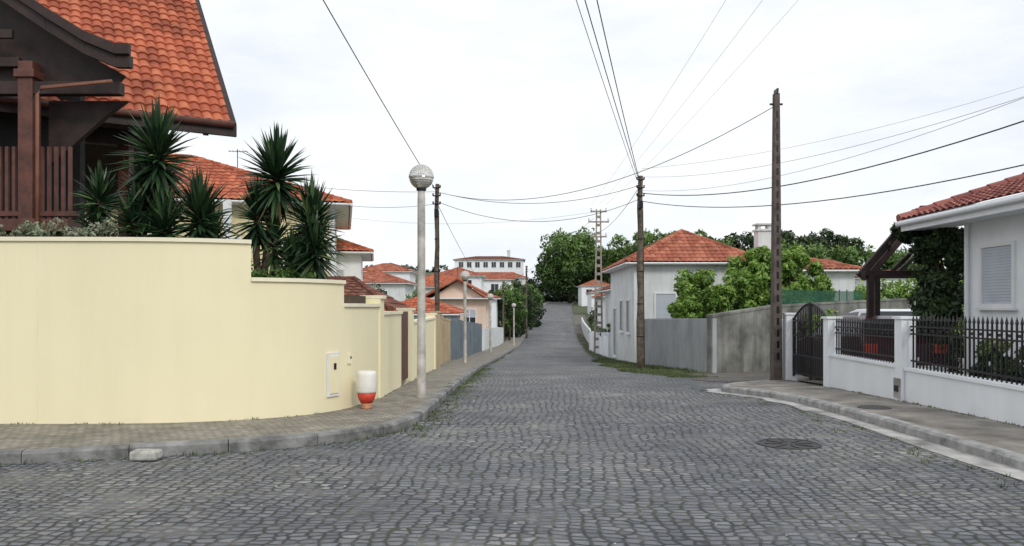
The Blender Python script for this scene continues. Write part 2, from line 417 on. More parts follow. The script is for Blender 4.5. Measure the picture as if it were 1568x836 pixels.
onwall(im,.05,.74,.09,.055,mb,2)
for xx in (-6.1,-9.0,-12.0):
    k=next(i for i,p in enumerate(WD) if p.x>xx); onwall(k,.012,1.2,2.44,.006,mb,0)
mb.build('meter_box',['cap','yellow','iron','frame'],yw)

mb=MB(); P=[p+Vector((-.1,.15)) for p in WD[:iy(13.0)]]
gpoly=[(p.x,p.y) for p in P[::6]]
pts=gpoly+[(-3.2,15.5),(-16,15.5)]
n=len(pts)
mb.add([(x,y,1.78) for x,y in pts]+[(x,y,-.2) for x,y in pts],[tuple(range(n))]+[(i,n+i,n+(i+1)%n,(i+1)%n) for i in range(n)])
mb.build('garden_bed','soil')

WF=catmull(WL[9:17],40)
def seg(y0,y1): return [p for p in WF if y0<=p.y<=y1]
e=empty('ochre_boundary_wall',(-2.8,30,-1))
mb=MB(); P=seg(27,36.5); wallpath(mb,P,.55,.2,ztop2=.15); mb.build('wall','ochre',e)
mb=MB()
for y in (27.1,29.5,32,34.5,36.3):
    p=min(WF,key=lambda q:abs(q.y-y)); z=hz(p.x,y); mb.box(p.x-.22,p.x+.06,y-.17,y+.17,z-.1,z+2.0)
    mb.box(p.x-.25,p.x+.09,y-.2,y+.2,z+2.0,z+2.07)
mb.build('piers','ochre',e)
mb=MB()
for y in np.arange(27.4,36.1,.13):
    p=min(WF,key=lambda q:abs(q.y-y)); z=hz(p.x,y); mb.box(p.x-.12,p.x-.08,y-.045,y+.045,z+1.1,z+1.85)
mb.build('railing','woodr',e)
e=empty('blue_grey_fence_wall',(-2.5,45,-1.5))
mb=MB(); P=seg(37,56); wallpath(mb,P,1.0,.15,ztop2=.3); mb.build('panels','bluegrey',e)
mb=MB()
for y in np.arange(37.2,56,2.6):
    p=min(WF,key=lambda q:abs(q.y-y)); z=float(np.interp(y,[37,56],[1.0,.3])); mb.box(p.x-.2,p.x+.05,y-.1,y+.1,hz(p.x,y)-.1,z+.1)
mb.build('posts','bluegrey',e)
e=empty('low_street_wall',(-1,70,-1.5))
mb=MB(); P=seg(58,84); wallpath(mb,P,.0,.2,ztop2=-.6); mb.build('wall','white2',e)

# ---------------------------------------------------------------- roofs
def tiles(A,B,C,D,tw=.24,cl=.38,k=6,amp=.035,step=.03):
    A,B,C,D=[np.array(p,float) for p in (A,B,C,D)]
    u=B-A; Lu=np.linalg.norm(u); u/=Lu
    vv=(D-A)-np.dot(D-A,u)*u; Sv=np.linalg.norm(vv); vv/=Sv
    n=np.cross(u,vv); 
    if n[2]<0: n=-n
    l1=np.dot(D-A,u); r1=np.dot(C-A,u)
    lo=min(0,l1); hi=max(Lu,r1)
    us=np.arange(lo,hi+tw/k,tw/k); nc=max(1,int(math.ceil(Sv/cl))); cl=Sv/nc
    V=[];T=[];F=[]; m=len(us)
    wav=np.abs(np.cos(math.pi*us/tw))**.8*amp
    tid=np.floor(us/tw+.5)
    for c in range(nc):
        rt=rng.random(int(tid.max()-tid.min()+2))
        for s in (0,1):
            v=(c+s)*cl; t=v/Sv
            uc=np.clip(us,lo*0+l1*t,Lu+(r1-Lu)*t)
            hgt=wav+(step if s==0 else 0)
            P=A+uc[:,None]*u+v*vv+hgt[:,None]*n
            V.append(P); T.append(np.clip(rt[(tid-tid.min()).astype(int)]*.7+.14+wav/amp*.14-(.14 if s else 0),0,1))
    V=np.concatenate(V);T=np.concatenate(T)
    for r in range(2*nc-1):
        a=np.arange(m-1)+r*m
        F+= np.stack([a,a+1,a+1+m,a+m],1).tolist()
    return V,T,F
def roofmesh(name,planes,mat,parent,caps=(),capr=.11,**kw):
    V=[];T=[];F=[];o=0
    for pl in planes:
        v,t,f=tiles(*pl,**kw); V.append(v);T.append(t);F+= [tuple(i+o for i in q) for q in f]; o+=len(v)
    V=np.concatenate(V); T=np.concatenate(T)
    mb=MB(); mb.v=V.tolist(); mb.f=F; mb.m=[0]*len(F); T=T.tolist()
    for p,q in caps:
        p=Vector(p);q=Vector(q); L_=(q-p).length; nn=max(1,int(L_/.4))
        for i in range(nn):
            a=p.lerp(q,i/nn);b=p.lerp(q,(i+1)/nn+.0); c0=len(mb.v)
            mb.tube([a,b],[capr*1.12,capr*.92],8); T+=[random.uniform(.3,.9)]*(len(mb.v)-c0)
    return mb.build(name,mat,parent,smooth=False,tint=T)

def windows(parent,wins):
    mf=MB();mg=MB();ms=MB()
    for w in wins:
        face,c,u0,u1,z0,z1,kind=w
        def bx(mb,a0,a1,b0,b1,d0,d1):
            if face=='s': mb.box(a0,a1,c-d1,c-d0,b0,b1)
            elif face=='e': mb.box(c+d0,c+d1,a0,a1,b0,b1)
            elif face=='w': mb.box(c-d1,c-d0,a0,a1,b0,b1)
        t=.07
        bx(mf,u0-t,u0,z0-t,z1+t,-.02,.05); bx(mf,u1,u1+t,z0-t,z1+t,-.02,.05)
        bx(mf,u0,u1,z1,z1+t,-.02,.05); bx(mf,u0-.12,u1+.12,z0-t-.05,z0-t,-.02,.09); bx(mf,u0,u1,z0-t,z0,-.02,.05)
        if kind=='shutter':
            n=int((z1-z0)/.055)
            for i in range(n): bx(ms,u0,u1,z0+i*(z1-z0)/n,z0+(i+.93)*(z1-z0)/n,0.002,.02)
            bx(mg,u0,u1,z0,z1,-.02,.006)
        else:
            bx(mg,u0,u1,z0,z1,-.02,.008)
            um=(u0+u1)/2; bx(mf,um-.03,um+.03,z0,z1,-.01,.03)
            if kind=='half':
                zc=z0+(z1-z0)*.5; n=int((z1-zc)/.06)+1
                for i in range(n): bx(ms,u0,u1,zc+i*(z1-zc)/n,zc+(i+.9)*(z1-zc)/n,0.012,.028)
    if mf.v: mf.build('window_frames','frame',parent)
    if mg.v: mg.build('window_glass','glass',parent)
    if ms.v: ms.build('window_shutters','shutter',parent)

def house(name,x0,x1,y0,y1,zw,zr,wall,roof,kind='hip',ov=.45,wins=(),chim=(),k=4,zb=None,ridge=None,tw=.26,cl=.42,rot=0,soff='frame',quoins=False):
    zb=min(hz(x0,y0),hz(x1,y0),hz(x0,y1),hz(x1,y1))-.5 if zb is None else zb
    e=empty(name,((x0+x1)/2,(y0+y1)/2,zb+.5))
    mb=MB(); mb.box(x0,x1,y0,y1,zb,zw); 
    X0,X1,Y0,Y1=x0-ov,x1+ov,y0-ov,y1+ov
    A,B,C,D=(X0,Y0,zw+.1),(X1,Y0,zw+.1),(X1,Y1,zw+.1),(X0,Y1,zw+.1)
    if kind=='hip':
        if ridge: r0,r1=ridge
        else:
            w=X1-X0;d=Y1-Y0
            if w>=d: r0=(X0+d/2,(Y0+Y1)/2,zr); r1=(X1-d/2,(Y0+Y1)/2,zr)
            else: r0=((X0+X1)/2,Y0+w/2,zr); r1=((X0+X1)/2,Y1-w/2,zr)
        if X1-X0>=Y1-Y0 or ridge:
            planes=[(A,B,r1,r0),(B,C,r1,r1),(C,D,r0,r1),(D,A,r0,r0)]; caps=[(A,r0),(B,r1),(C,r1),(D,r0),(r0,r1)]
        else:
            planes=[(A,B,r0,r0),(B,C,r1,r0),(C,D,r1,r1),(D,A,r0,r1)]; caps=[(A,r0),(B,r0),(C,r1),(D,r1),(r0,r1)]
    elif kind=='gx':
        ym=(Y0+Y1)/2; r0=(X0,ym,zr);r1=(X1,ym,zr)
        planes=[(A,B,r1,r0),(C,D,r0,r1)]; caps=[(r0,r1),(B,r1),(C,r1),(A,r0)]
        for xx in (x0,x1-.02): 
            mb.add([(xx,y0,zw),(xx,y1,zw),(xx,ym,zr-.12),(xx+.02,y0,zw),(xx+.02,y1,zw),(xx+.02,ym,zr-.12)],[(0,1,2),(5,4,3),(0,2,5,3),(1,4,5,2)])
    else:
        xm=(X0+X1)/2; r0=(xm,Y0,zr);r1=(xm,Y1,zr)
        planes=[(B,C,r1,r0),(D,A,r0,r1)]; caps=[(r0,r1),(A,r0),(B,r0)]
        for yy in (y0,y1-.02):
            mb.add([(x0,yy,zw),(x1,yy,zw),(xm,yy,zr-.12),(x0,yy+.02,zw),(x1,yy+.02,zw),(xm,yy+.02,zr-.12)],[(0,1,2),(5,4,3),(0,2,5,3),(1,4,5,2)])
    mb.build('walls',wall,e)
    ms=MB(); ms.box(X0+.06,X1-.06,Y0+.06,Y1-.06,zw-.02,zw+.075); 
    ms.tube([(X0,Y0-.03,zw+.04),(X1,Y0-.03,zw+.04)],.045,8); ms.tube([(X1+.03,Y0,zw+.04),(X1+.03,Y1,zw+.04)],.045,8)
    ms.tube([(X0-.03,Y0,zw+.04),(X0-.03,Y1,zw+.04)],.045,8)
    if quoins:
        for xx in (x0,x1): ms.box(xx-.18,xx+.02,y0-.03,y0+.15,zb,zw-.02)
        ms.tube([(x1-.35,y0-.07,zb),(x1-.35,y0-.07,zw-.05)],.04,8)
    ms.build('eaves_and_gutter',soff,e)
    roofmesh('roof',planes,roof,e,caps,k=k,tw=tw,cl=cl)
    windows(e,wins)
    for cx,cy,cz,ch,cw in chim:
        m2=MB(); m2.box(cx-cw/2,cx+cw/2,cy-cw/2,cy+cw/2,cz,cz+ch); m2.box(cx-cw/2-.08,cx+cw/2+.08,cy-cw/2-.08,cy+cw/2+.08,cz+ch,cz+ch+.1)
        for i in (-1,1):
            for j in (-1,1): m2.box(cx+i*cw*.36-.06,cx+i*cw*.36+.06,cy+j*cw*.36-.06,cy+j*cw*.36+.06,cz+ch+.1,cz+ch+.32)
        m2.box(cx-cw/2-.08,cx+cw/2+.08,cy-cw/2-.08,cy+cw/2+.08,cz+ch+.32,cz+ch+.4)
        m2.build('chimney','white2',e)
    if rot: e.rotation_euler=(0,0,math.radians(rot))
    return e
def antenna(x,y,z,H,parent):
    mb=MB(); mb.tube([(x,y,z),(x,y,z+H)],.018,5); mb.tube([(x-.35,y,z+H*.93),(x+.4,y,z+H*.93)],.012,4)
    for k in range(6): mb.tube([(x-.3+k*.13,y-.22,z+H*.93),(x-.3+k*.13,y+.22,z+H*.93)],.009,4)
    mb.build('tv_antenna','iron',parent)

# ---- big wooden house, far left
bh=empty('wooden_porch_house',(-9,14,0))
E0=np.array((-5.04,14.0,4.87)); u=np.array((-.861,-.509,0)); v=np.array((-.509,.861,0)); t=.89
def LP(a,b,z): p=E0+u*a+v*b; return (p[0],p[1],z)
Sr=6.5
A=LP(0,0,4.87);B=LP(9,0,4.87);C=LP(9,Sr,4.87+Sr*t);D=LP(0,Sr,4.87+Sr*t)
A2=LP(0,2*Sr,4.87);B2=LP(9,2*Sr,4.87)
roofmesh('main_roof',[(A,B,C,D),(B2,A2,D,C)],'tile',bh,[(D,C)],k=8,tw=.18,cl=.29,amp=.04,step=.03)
mb=MB()
def dn(p,d): return (p[0],p[1],p[2]-d)
for q in ((A,B,C,D),(B2,A2,D,C)):
    mb.add([dn(x,.05) for x in q]+[dn(x,.2) for x in q],[(0,1,2,3),(7,6,5,4),(0,4,5,1),(1,5,6,2),(2,6,7,3),(3,7,4,0)])
mb.beam(LP(-.05,-.02,4.80),LP(-.05,Sr,4.80+Sr*t),.1,.18)
mb.beam(LP(-.05,2*Sr,4.80),LP(-.05,Sr,4.80+Sr*t),.1,.18)
mb.beam(LP(-.1,-.05,4.74),LP(9,-.05,4.74),.08,.2)
mb.beam(LP(.9,.9,4.6),LP(9,.9,4.6),.2,.28)
for a in np.arange(.4,9,.7): mb.beam(LP(a,.0,4.68),LP(a,1.6,4.68+1.4),.09,.14)
mb.build('eaves','wood',bh)
mb=MB(); mb.tube([LP(-.05,-.13,4.83),LP(9,-.13,4.83)],.06,10); mb.build('gutter','woodr',bh,smooth=True)
mb=MB(); q=[LP(3,1.3,-.5),LP(9,1.3,-.5),LP(9,11,-.5),LP(3,11,-.5)]; 
mb.add(q+[(x[0],x[1],5.7) for x in q],[(0,1,2,3),(7,6,5,4),(0,4,5,1),(1,5,6,2),(2,6,7,3),(3,7,4,0)])
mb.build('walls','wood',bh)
mb=MB(); p=LP(1.6,.9,1.7); mb.box(p[0]-.1,p[0]+.1,p[1]-.1,p[1]+.1,1.7,4.5)
mb.box(-7.32,-7.10,11.6,11.82,1.7,5.25); mb.box(-9.6,-9.38,11.6,11.82,1.7,5.25)
mb.box(-7.36,-7.06,11.56,11.86,5.0,5.12)
mb.box(-10,-6.55,11.55,12.15,2.72,2.9)
mb.build('posts','woodr',bh,bevel=.01)
mb=MB()
bb=[(-5.55,5.28),(-5.75,5.28),(-6.21,5.47),(-6.78,5.82),(-7.45,6.27),(-8.4,6.95),(-9.6,7.9)]
for lo,hi,y0,y1 in ((-.02,.14,11.32,11.42),(-.2,-.022,11.38,11.46)):
    for (xa,za),(xb,zb_) in zip(bb[:-1],bb[1:]):
        vs=[]
        for yy in (y0,y1): vs+=[(xa,yy,za+lo),(xb,yy,zb_+lo),(xb,yy,zb_+hi),(xa,yy,za+hi)]
        mb.add(vs,[(3,2,1,0),(4,5,6,7),(0,1,5,4),(1,2,6,5),(2,3,7,6),(3,0,4,7)])
for (xa,za),(xb,zb_) in zip(bb[:-1],bb[1:]):
    vs=[]
    for yy in (11.43,11.8): vs+=[(xa-.15,yy,za-.1),(xb-.15,yy,zb_-.1),(xb-.15,yy,zb_+.08),(xa-.15,yy,za+.08)]
    mb.add(vs,[(3,2,1,0),(4,5,6,7),(0,1,5,4),(1,2,6,5),(2,3,7,6),(3,0,4,7)])
gp=[(-10,4.93),(-6.0,4.93),(-5.85,5.1),(-6.21,5.3),(-6.78,5.65),(-7.45,6.1),(-8.4,6.8),(-9.6,7.7),(-10,8.0)]
n=len(gp); mb.add([(a,11.84,b) for a,b in gp]+[(a,11.9,b) for a,b in gp],[tuple(range(n)),tuple(range(n,2*n))[::-1]]+[(i,n+i,n+(i+1)%n,(i+1)%n) for i in range(n)])
mb.box(-10,-5.82,11.62,11.78,4.76,4.95)
mb.box(-10,-7.34,11.66,11.76,5.18,5.32); mb.box(-10,-7.34,11.5,11.56,5.55,5.68)
br_=[(-7.1,3.75),(-6.75,4.05),(-6.45,4.32),(-6.15,4.58),(-5.9,4.76),(-7.1,4.76)]
n=len(br_); mb.add([(a,12.0,b) for a,b in br_]+[(a,12.1,b) for a,b in br_],[tuple(range(n)),tuple(range(n,2*n))[::-1]]+[(i,n+i,n+(i+1)%n,(i+1)%n) for i in range(n)])
mb.build('porch_frame','wood',bh,bevel=.008)
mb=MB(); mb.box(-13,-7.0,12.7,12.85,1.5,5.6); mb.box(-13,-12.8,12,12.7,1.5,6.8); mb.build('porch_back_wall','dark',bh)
mb=MB()
for x in np.arange(-10,-6.55,.105): mb.box(x,x+.045,11.72,11.76,2.92,4.0)
mb.box(-10,-6.5,11.69,11.79,2.96,3.03)
mb.build('slat_railing','woodr',bh)
mb=MB(); mb.tube([(-6.98,11.52,2.0),(-6.98,11.52,4.72),(-6.9,11.5,4.82),(-5.85,11.45,4.9)],.03,8); mb.build('downpipe','copper',bh,smooth=True)

# ---- houses on the left
yh=house('yellow_house',-17.4,-7.4,28.3,36.3,5.35,7.75,'housey','tile',ov=.6,ridge=((-14.4,32.3,7.75),(-13.2,32.3,7.75)),k=6,rot=12,quoins=True,
  wins=[('s',28.3,-9.2,-8.3,2.6,4.1,'glass'),('s',28.3,-12,-10.8,2.6,4.1,'half'),('e',-7.4,30,31.2,2.6,3.9,'half'),('s',28.3,-15.0,-13.8,2.6,4.1,'half')])
antenna(-11.2,31,6.6,1.3,yh)
e=empty('balcony',(-8.4,27.9,1)); mb=MB()
mb.box(-10.2,-6.9,27.2,28.4,1.75,1.9); mb.box(-10.2,-6.9,27.2,27.28,2.7,2.78)
for x in np.arange(-10.1,-6.9,.22): mb.lathe((x,27.24,1.9),[(.05,0),(.03,.1),(.06,.3),(.03,.55),(.03,.7),(.05,.8)],8)
mb.build('balustrade','white',e)
mb=MB(); mb.box(-10.1,-9.85,27.25,27.5,-1,5.3); mb.box(-7.2,-6.95,27.25,27.5,-1,5.3); mb.build('columns','white',e)
e.rotation_euler=(0,0,math.radians(12))
wh=house('white_house',-13.4,-7.4,35.85,40.85,4.05,5.35,'white','tile',ov=.5,k=5,rot=10,wins=[('s',35.85,-9.0,-8.2,2.2,3.3,'half'),('s',35.85,-11.4,-10.6,2.2,3.3,'half'),('e',-7.4,37,38,2.2,3.2,'half')],chim=[(-10.6,37.5,4.4,.8,.5)])
antenna(-9,39,4.9,1.2,wh)
e=empty('garden_shed',(-4,20,0)); mb=MB(); mb.box(-7.5,-3.05,18.7,23,-.8,1.45); mb.build('walls','ochre',e)
roofmesh('roof',[((-7.7,18.4,1.58),(-2.85,18.4,1.52),(-4.4,22,2.35),(-7.7,22,2.4)),((-2.85,18.4,1.52),(-2.85,23.4,1.45),(-4.4,22,2.35),(-4.4,22,2.35))],'tiledark',e,[((-2.85,18.4,1.55),(-4.4,22,2.38)),((-4.4,22,2.38),(-7.7,22,2.42))],capr=.08,k=6)
house('small_house',-7.2,-3.3,42,50,1.15,2.1,'white2','tile',ov=.4,k=4,wins=[('e',-3.3,44,45,-.3,.7,'half')])
sh=house('salmon_house',-6.3,-2.0,60,69,2.2,3.75,'pink','tileold',kind='gy',ov=.6,k=4,wins=[('s',60,-5.4,-4.5,.2,1.4,'half'),('s',60,-3.7,-2.8,.2,1.4,'half'),('e',-2.0,62,63,.2,1.4,'half')])
antenna(-4.6,66,3.5,1.5,sh)
house('white_house',-6,-1.6,78,88,2.4,3.4,'white','tileold',ov=.4,k=3,wins=[('s',78,-4.8,-3.8,.8,1.9,'glass'),('s',78,-3,-2.2,.8,1.9,'glass')])
house('red_roof_house',-20,-12,88,96,4.2,5.9,'white2','tileold',ov=.5,k=3,wins=[('s',88,-18,-17,2.2,3.4,'glass'),('s',88,-15,-14,2.2,3.4,'glass')])
house('red_roof_house',-12,-7,105,112,4.2,5.8,'white2','tile',kind='gx',ov=.5,k=3,wins=[('s',105,-11,-10,2.2,3.4,'glass'),('s',105,-9,-8,2.2,3.4,'glass')])
house('red_roof_house',-13,-5,128,138,6.6,8.2,'white','tileold',ov=.5,k=3,wins=[('s',128,-11,-9.6,4.6,6,'glass'),('s',128,-8,-6.6,4.6,6,'glass')])
house('red_roof_house',-9,0,150,160,6.8,8.4,'white','tileold',kind='gx',ov=.5,k=3,tw=.4,wins=[('s',150,-7,-5.6,4.6,6,'glass'),('s',150,-4,-2.6,4.6,6,'glass')])
house('red_roof_house',-26,-17,130,138,7.4,9.0,'white','tileold',ov=.5,k=3,tw=.4,wins=[('s',130,-24,-22.6,5.4,6.6,'glass'),('s',130,-21,-19.6,5.4,6.6,'glass')])
house('red_roof_house',-30,-21,160,170,9.2,10.8,'white','tiledark',ov=.5,k=3,tw=.4)
house('red_roof_house',-4,3.5,190,198,8.6,10.2,'white2','tileold',ov=.5,k=3,tw=.5,wins=[('s',190,-2.6,-1.2,6.4,7.8,'glass'),('s',190,.6,2,6.4,7.8,'glass')])
wv=[('s',230,x,x+1.3,13.2,14.8,'glass') for x in np.arange(-15.6,2.2,2.4)]
house('long_white_building',-16.8,3.4,230,242,15.4,16.8,'white','tiledark',ov=.5,k=3,tw=.5,wins=wv,chim=[(-1,236,16.3,2.0,.9)])

# ---- right side buildings
ch=house('white_corner_house',5.6,11.2,36,44.5,3.55,5.35,'white2','tileold',ov=.4,k=6,
  wins=[('s',36,6.6,7.5,.7,2.2,'shutter'),('s',36,9,10,.9,2.3,'shutter'),('w',5.6,37.2,38.1,.4,1.9,'glass'),('w',5.6,39.5,40.4,.4,1.9,'glass'),('w',5.6,42,42.9,-1,1.5,'glass')])
house('side_house',11.8,17.5,40,47,3.4,4.5,'white2','tileold',ov=.4,k=4,chim=[(13.3,41.5,3.9,1.7,.75)])
house('terraced_house',6.4,11,47,54,2.6,3.9,'white2','tiledark',ov=.4,k=4,wins=[('s',47,6.7,7.4,.4,1.6,'glass'),('w',6.4,49,50,0,1.3,'glass')])
house('terraced_house',7.2,12,57,66,2.3,3.6,'white','tileold',ov=.4,k=4,wins=[('w',7.2,59,60,-.2,1.2,'glass')])
house('far_house',28.6,33.6,75,82,4.9,6.3,'white2','tilepink',ov=.4,k=3,wins=[('s',75,29.5,30.4,3.4,4.5,'glass'),('s',75,31.6,32.5,3.4,4.5,'glass')])
house('far_house',32.2,38,70,76,4.2,5.0,'white','tiledark',ov=.3,k=3,wins=[('s',70,33,34,2.8,3.8,'glass')])
house('roadside_house',15.2,21,150,158,4.3,5.5,'white','tilepink',ov=.3,k=3,wins=[('s',150,16.2,17.4,2.4,3.5,'glass')])
house('roadside_house',17.4,25,196,206,6.8,8.6,'white','tileold',ov=.4,k=3,tw=.4,wins=[('s',196,18.6,20,4.6,6,'glass'),('s',196,21.6,23,4.6,6,'glass')])

e=empty('low_white_wall',(6,56,-1)); mb=MB()
P=catmull([(5.7,46),(5.9,54),(6.2,62)],20); wallpath(mb,P,-.15,.2,ztop2=-.65,side=-1)
for y in (46,50,54,58,62):
    x=float(np.interp(y,[46,54,62],[5.7,5.9,6.2])); z=hz(x,y); mb.box(x-.08,x+.3,y-.2,y+.2,z-.1,z+1.5)
mb.build('wall','white',e)
e=empty('low_white_wall',(7.4,80,-1)); mb=MB()
P=catmull([(7.1,66),(7.9,80),(9.1,100),(10.6,120)],20); wallpath(mb,P,-1.1,.2,side=-1,ztop2=.0); mb.build('wall','white2',e)

e=empty('concrete_boundary_wall',(6.5,26,-.5)); mb=MB()
P=[Vector((5.65,35.6)),Vector((5.75,33)),Vector((5.95,29)),Vector((6.25,24.6))]
wallpath(mb,P,1.05,.18,side=1,ztop2=1.24); mb.build('plaster_wall','greywall',e)
mb=MB(); 
for i in range(0,80):
    t_=i/80; y=35.4-t_*10.7; x=float(np.interp(y,[24.6,29,33,35.6],[6.25,5.95,5.75,5.65])); mb.box(x-.018,x+.02,y,y+.05,hz(x,y)-.1,1.03+.19*t_)
mb.build('ribs','greywall',e)
mb=MB(); P=[Vector((6.27,24.58)),Vector((7.6,25.6)),Vector((9.0,26.8)),Vector((12.5,29.5)),Vector((17,33))]
wallpath(mb,P,1.28,.2,side=1,ztop2=1.9); wallpath(mb,P,1.36,.2,1.283,out=.03,side=1,ztop2=1.98); mb.build('concrete_wall','greywall2',e)
e=empty('green_net_fence',(11,28,1.5)); mb=MB()
for i in range(11):
    t_=i/10; x=9.4+4.2*t_; y=27.3+3.2*t_; mb.beam((x,y,1.3),(x,y,2.25),.04,.04)
for k in range(24): z=1.5+k*.03; mb.beam((9.4,27.3,z),(13.6,30.5,z),.010,.010)
for k in range(130): t_=k/130; mb.beam((9.4+4.2*t_,27.3+3.2*t_,1.5),(9.4+4.2*t_,27.3+3.2*t_,2.2),.010,.010)
mb.build('net','net',e)

# ---- right white house (near)
rh=empty('white_bungalow',(12,10,0))
ZE=3.44; t_=.335; X0=8.35; zr_=ZE+4.25*t_
mb=MB(); mb.box(9.0,16,2,15.6,-.3,ZE-.17)
mb.add([(9.0,15.58,ZE-.17),(16,15.58,ZE-.17),(12.5,15.58,zr_-.25),(9.0,15.6,ZE-.17),(16,15.6,ZE-.17),(12.5,15.6,zr_-.25)],[(0,1,2),(5,4,3)])
mb.box(8.985,9.0,2,15.6,-.3,.35)
mb.build('walls','white',rh)
windows(rh,[('e',16,8,9,1.6,2.7,'glass'),('w',9.0,14.05,14.95,1.66,2.72,'shutter'),('w',9.0,11.2,12.3,1.66,2.72,'shutter'),('w',9.0,7,8,1.66,2.72,'shutter')])
roofmesh('roof',[((X0,16.9,ZE),(X0,1,ZE),(12.6,1,zr_),(12.6,16.9,zr_)),((16.85,1,ZE),(16.85,16.9,ZE),(12.6,16.9,zr_),(12.6,1,zr_))],'tilepink',rh,
  [((X0,16.9,ZE+.04),(12.6,16.9,zr_+.04)),((12.6,1,zr_+.04),(12.6,16.9,zr_+.04))],k=8,tw=.22,cl=.36,amp=.045,step=.035)
mb=MB(); mb.box(X0+.04,9.1,1,16.85,ZE-.2,ZE-.06); mb.box(X0+.02,X0+.06,1,16.86,ZE-.22,ZE+.02)
mb.beam((X0,16.83,ZE-.07),(12.6,16.83,zr_-.07),.08,.16)
mb.tube([(X0-.04,1,ZE-.06),(X0-.04,16.9,ZE-.06)],.055,10)
mb.build('eaves','white',rh)
mb=MB(); mb.tube([(8.93,15.4,-.1),(8.93,15.4,3.2)],.04,8); mb.build('downpipe','frame',rh)
e=empty('timber_carport',(8.7,18,0)); mb=MB()
for y,dx in ((17.2,0),(18.5,.75)):
    mb.box(7.80+dx,7.92+dx,y-.06,y+.06,-.25,2.28)
    mb.box(7.68+dx,9.8+dx,y-.05,y+.05,2.28,2.40)
    mb.beam((7.62+dx,y,2.27),(8.86+dx,y,3.70),.1,.15)
    mb.beam((8.35+dx,y,2.4),(9.1+dx,y,3.1),.08,.08)
mb.beam((7.62,17.0,2.30),(8.4,18.7,2.30),.1,.14); mb.beam((8.86,16.9,3.72),(9.65,18.7,3.72),.12,.14); mb.beam((8.2,17.0,2.98),(9.0,18.7,2.98),.07,.08)
mb.build('frame','wood',e,bevel=.008)

# ---- front wall, fence, gate (right)
fe=empty('front_fence',(6.5,11,0)); mb=MB(); mc=MB()
def fw(y0,y1,zt0,zt1):
    P=[Vector((6.45,y)) for y in np.linspace(y0,y1,14)]
    wallpath(mb,P,zt0,.2,side=-1,ztop2=zt1)
    wallpath(mc,P,zt0+.05,.2,zt0+.003,out=.03,side=-1,ztop2=zt1+.05)
fw(-4,12.85,.45,.56); fw(13.15,15.9,.58,.60)
for y,zt in ((13.0,1.40),(16.0,1.36),(18.4,1.42),(8.2,1.42),(3.2,1.4)):
    z=hz(6.5,y); mb.box(6.40,6.66,y-.12,y+.12,z-.1,zt); mc.box(6.37,6.69,y-.15,y+.15,zt+.002,zt+.045)
mb.box(6.45,6.65,18.56,19.3,-.4,1.3)
mb.build('wall','white',fe,bevel=.006); mc.build('coping','white',fe)
mb=MB()
def bars(y0,y1,zb0,zb1,top):
    for y in np.arange(y0,y1,.105):
        f=(y-y0)/(y1-y0); zb=zb0+(zb1-zb0)*f
        mb.box(6.54,6.560,y-.010,y+.010,zb,top)
        mb.add([(6.535,y-.018,top),(6.567,y-.018,top),(6.567,y+.018,top),(6.535,y+.018,top),(6.551,y,top+.1),(6.551,y,top-.03)],[(0,1,4),(1,2,4),(2,3,4),(3,0,4),(1,0,5),(2,1,5),(3,2,5),(0,3,5)])
    for z in (top-.1,top-.22): mb.box(6.535,6.568,y0-.05,y1+.02,z-.012,z+.012)
    mb.beam((6.551,y0-.05,zb0+.12),(6.551,y1,zb1+.12),.03,.03)
    for y in np.arange(y0+.05,y1,.21):
        mb.box(6.545,6.558,y-.03,y+.03,top-.18,top-.14)
bars(13.18,15.85,.62,.64,1.30); bars(8.38,12.85,.52,.6,1.38); bars(3.45,8.05,.5,.52,1.38)
mb.build('railings','iron',fe)
mb=MB(); mb.box(6.375,6.40,12.9,13.1,.1,.42,0); mb.box(6.366,6.376,12.93,13.07,.2,.3,1); mb.build('meter_box',['conc','iron'],fe)
ga=empty('iron_gate',(6.5,17.1,0)); mb=MB()
for k,y in enumerate(np.arange(16.2,18.22,.1)):
    f=(y-16.2)/2.0; top=1.32+.36*math.sin(math.pi*f)
    mb.box(6.54,6.56,y-.011,y+.011,.05,top)
for z in (.1,.5,.95,1.28): mb.box(6.532,6.568,16.17,18.23,z-.02,z+.02)
pts=[(6.55,16.18+2.05*f,1.32+.36*math.sin(math.pi*f)) for f in np.linspace(0,1,16)]
mb.tube(pts,.025,6)
mb.tube([(6.55,16.18,.0),(6.55,16.18,1.35)],.03,6); mb.tube([(6.55,18.22,.0),(6.55,18.22,1.35)],.03,6); mb.tube([(6.55,17.2,.0),(6.55,17.2,1.7)],.03,6)
mb.box(6.545,6.553,16.2,18.2,.08,.5)
for yc in (16.7,17.7):
    for r in (.13,.2): mb.tube([(6.55,yc+r*math.cos(a),1.1+r*math.sin(a)) for a in np.linspace(0,2*math.pi,20)],.012,5)
mb.build('gate_leaves','iron',ga)

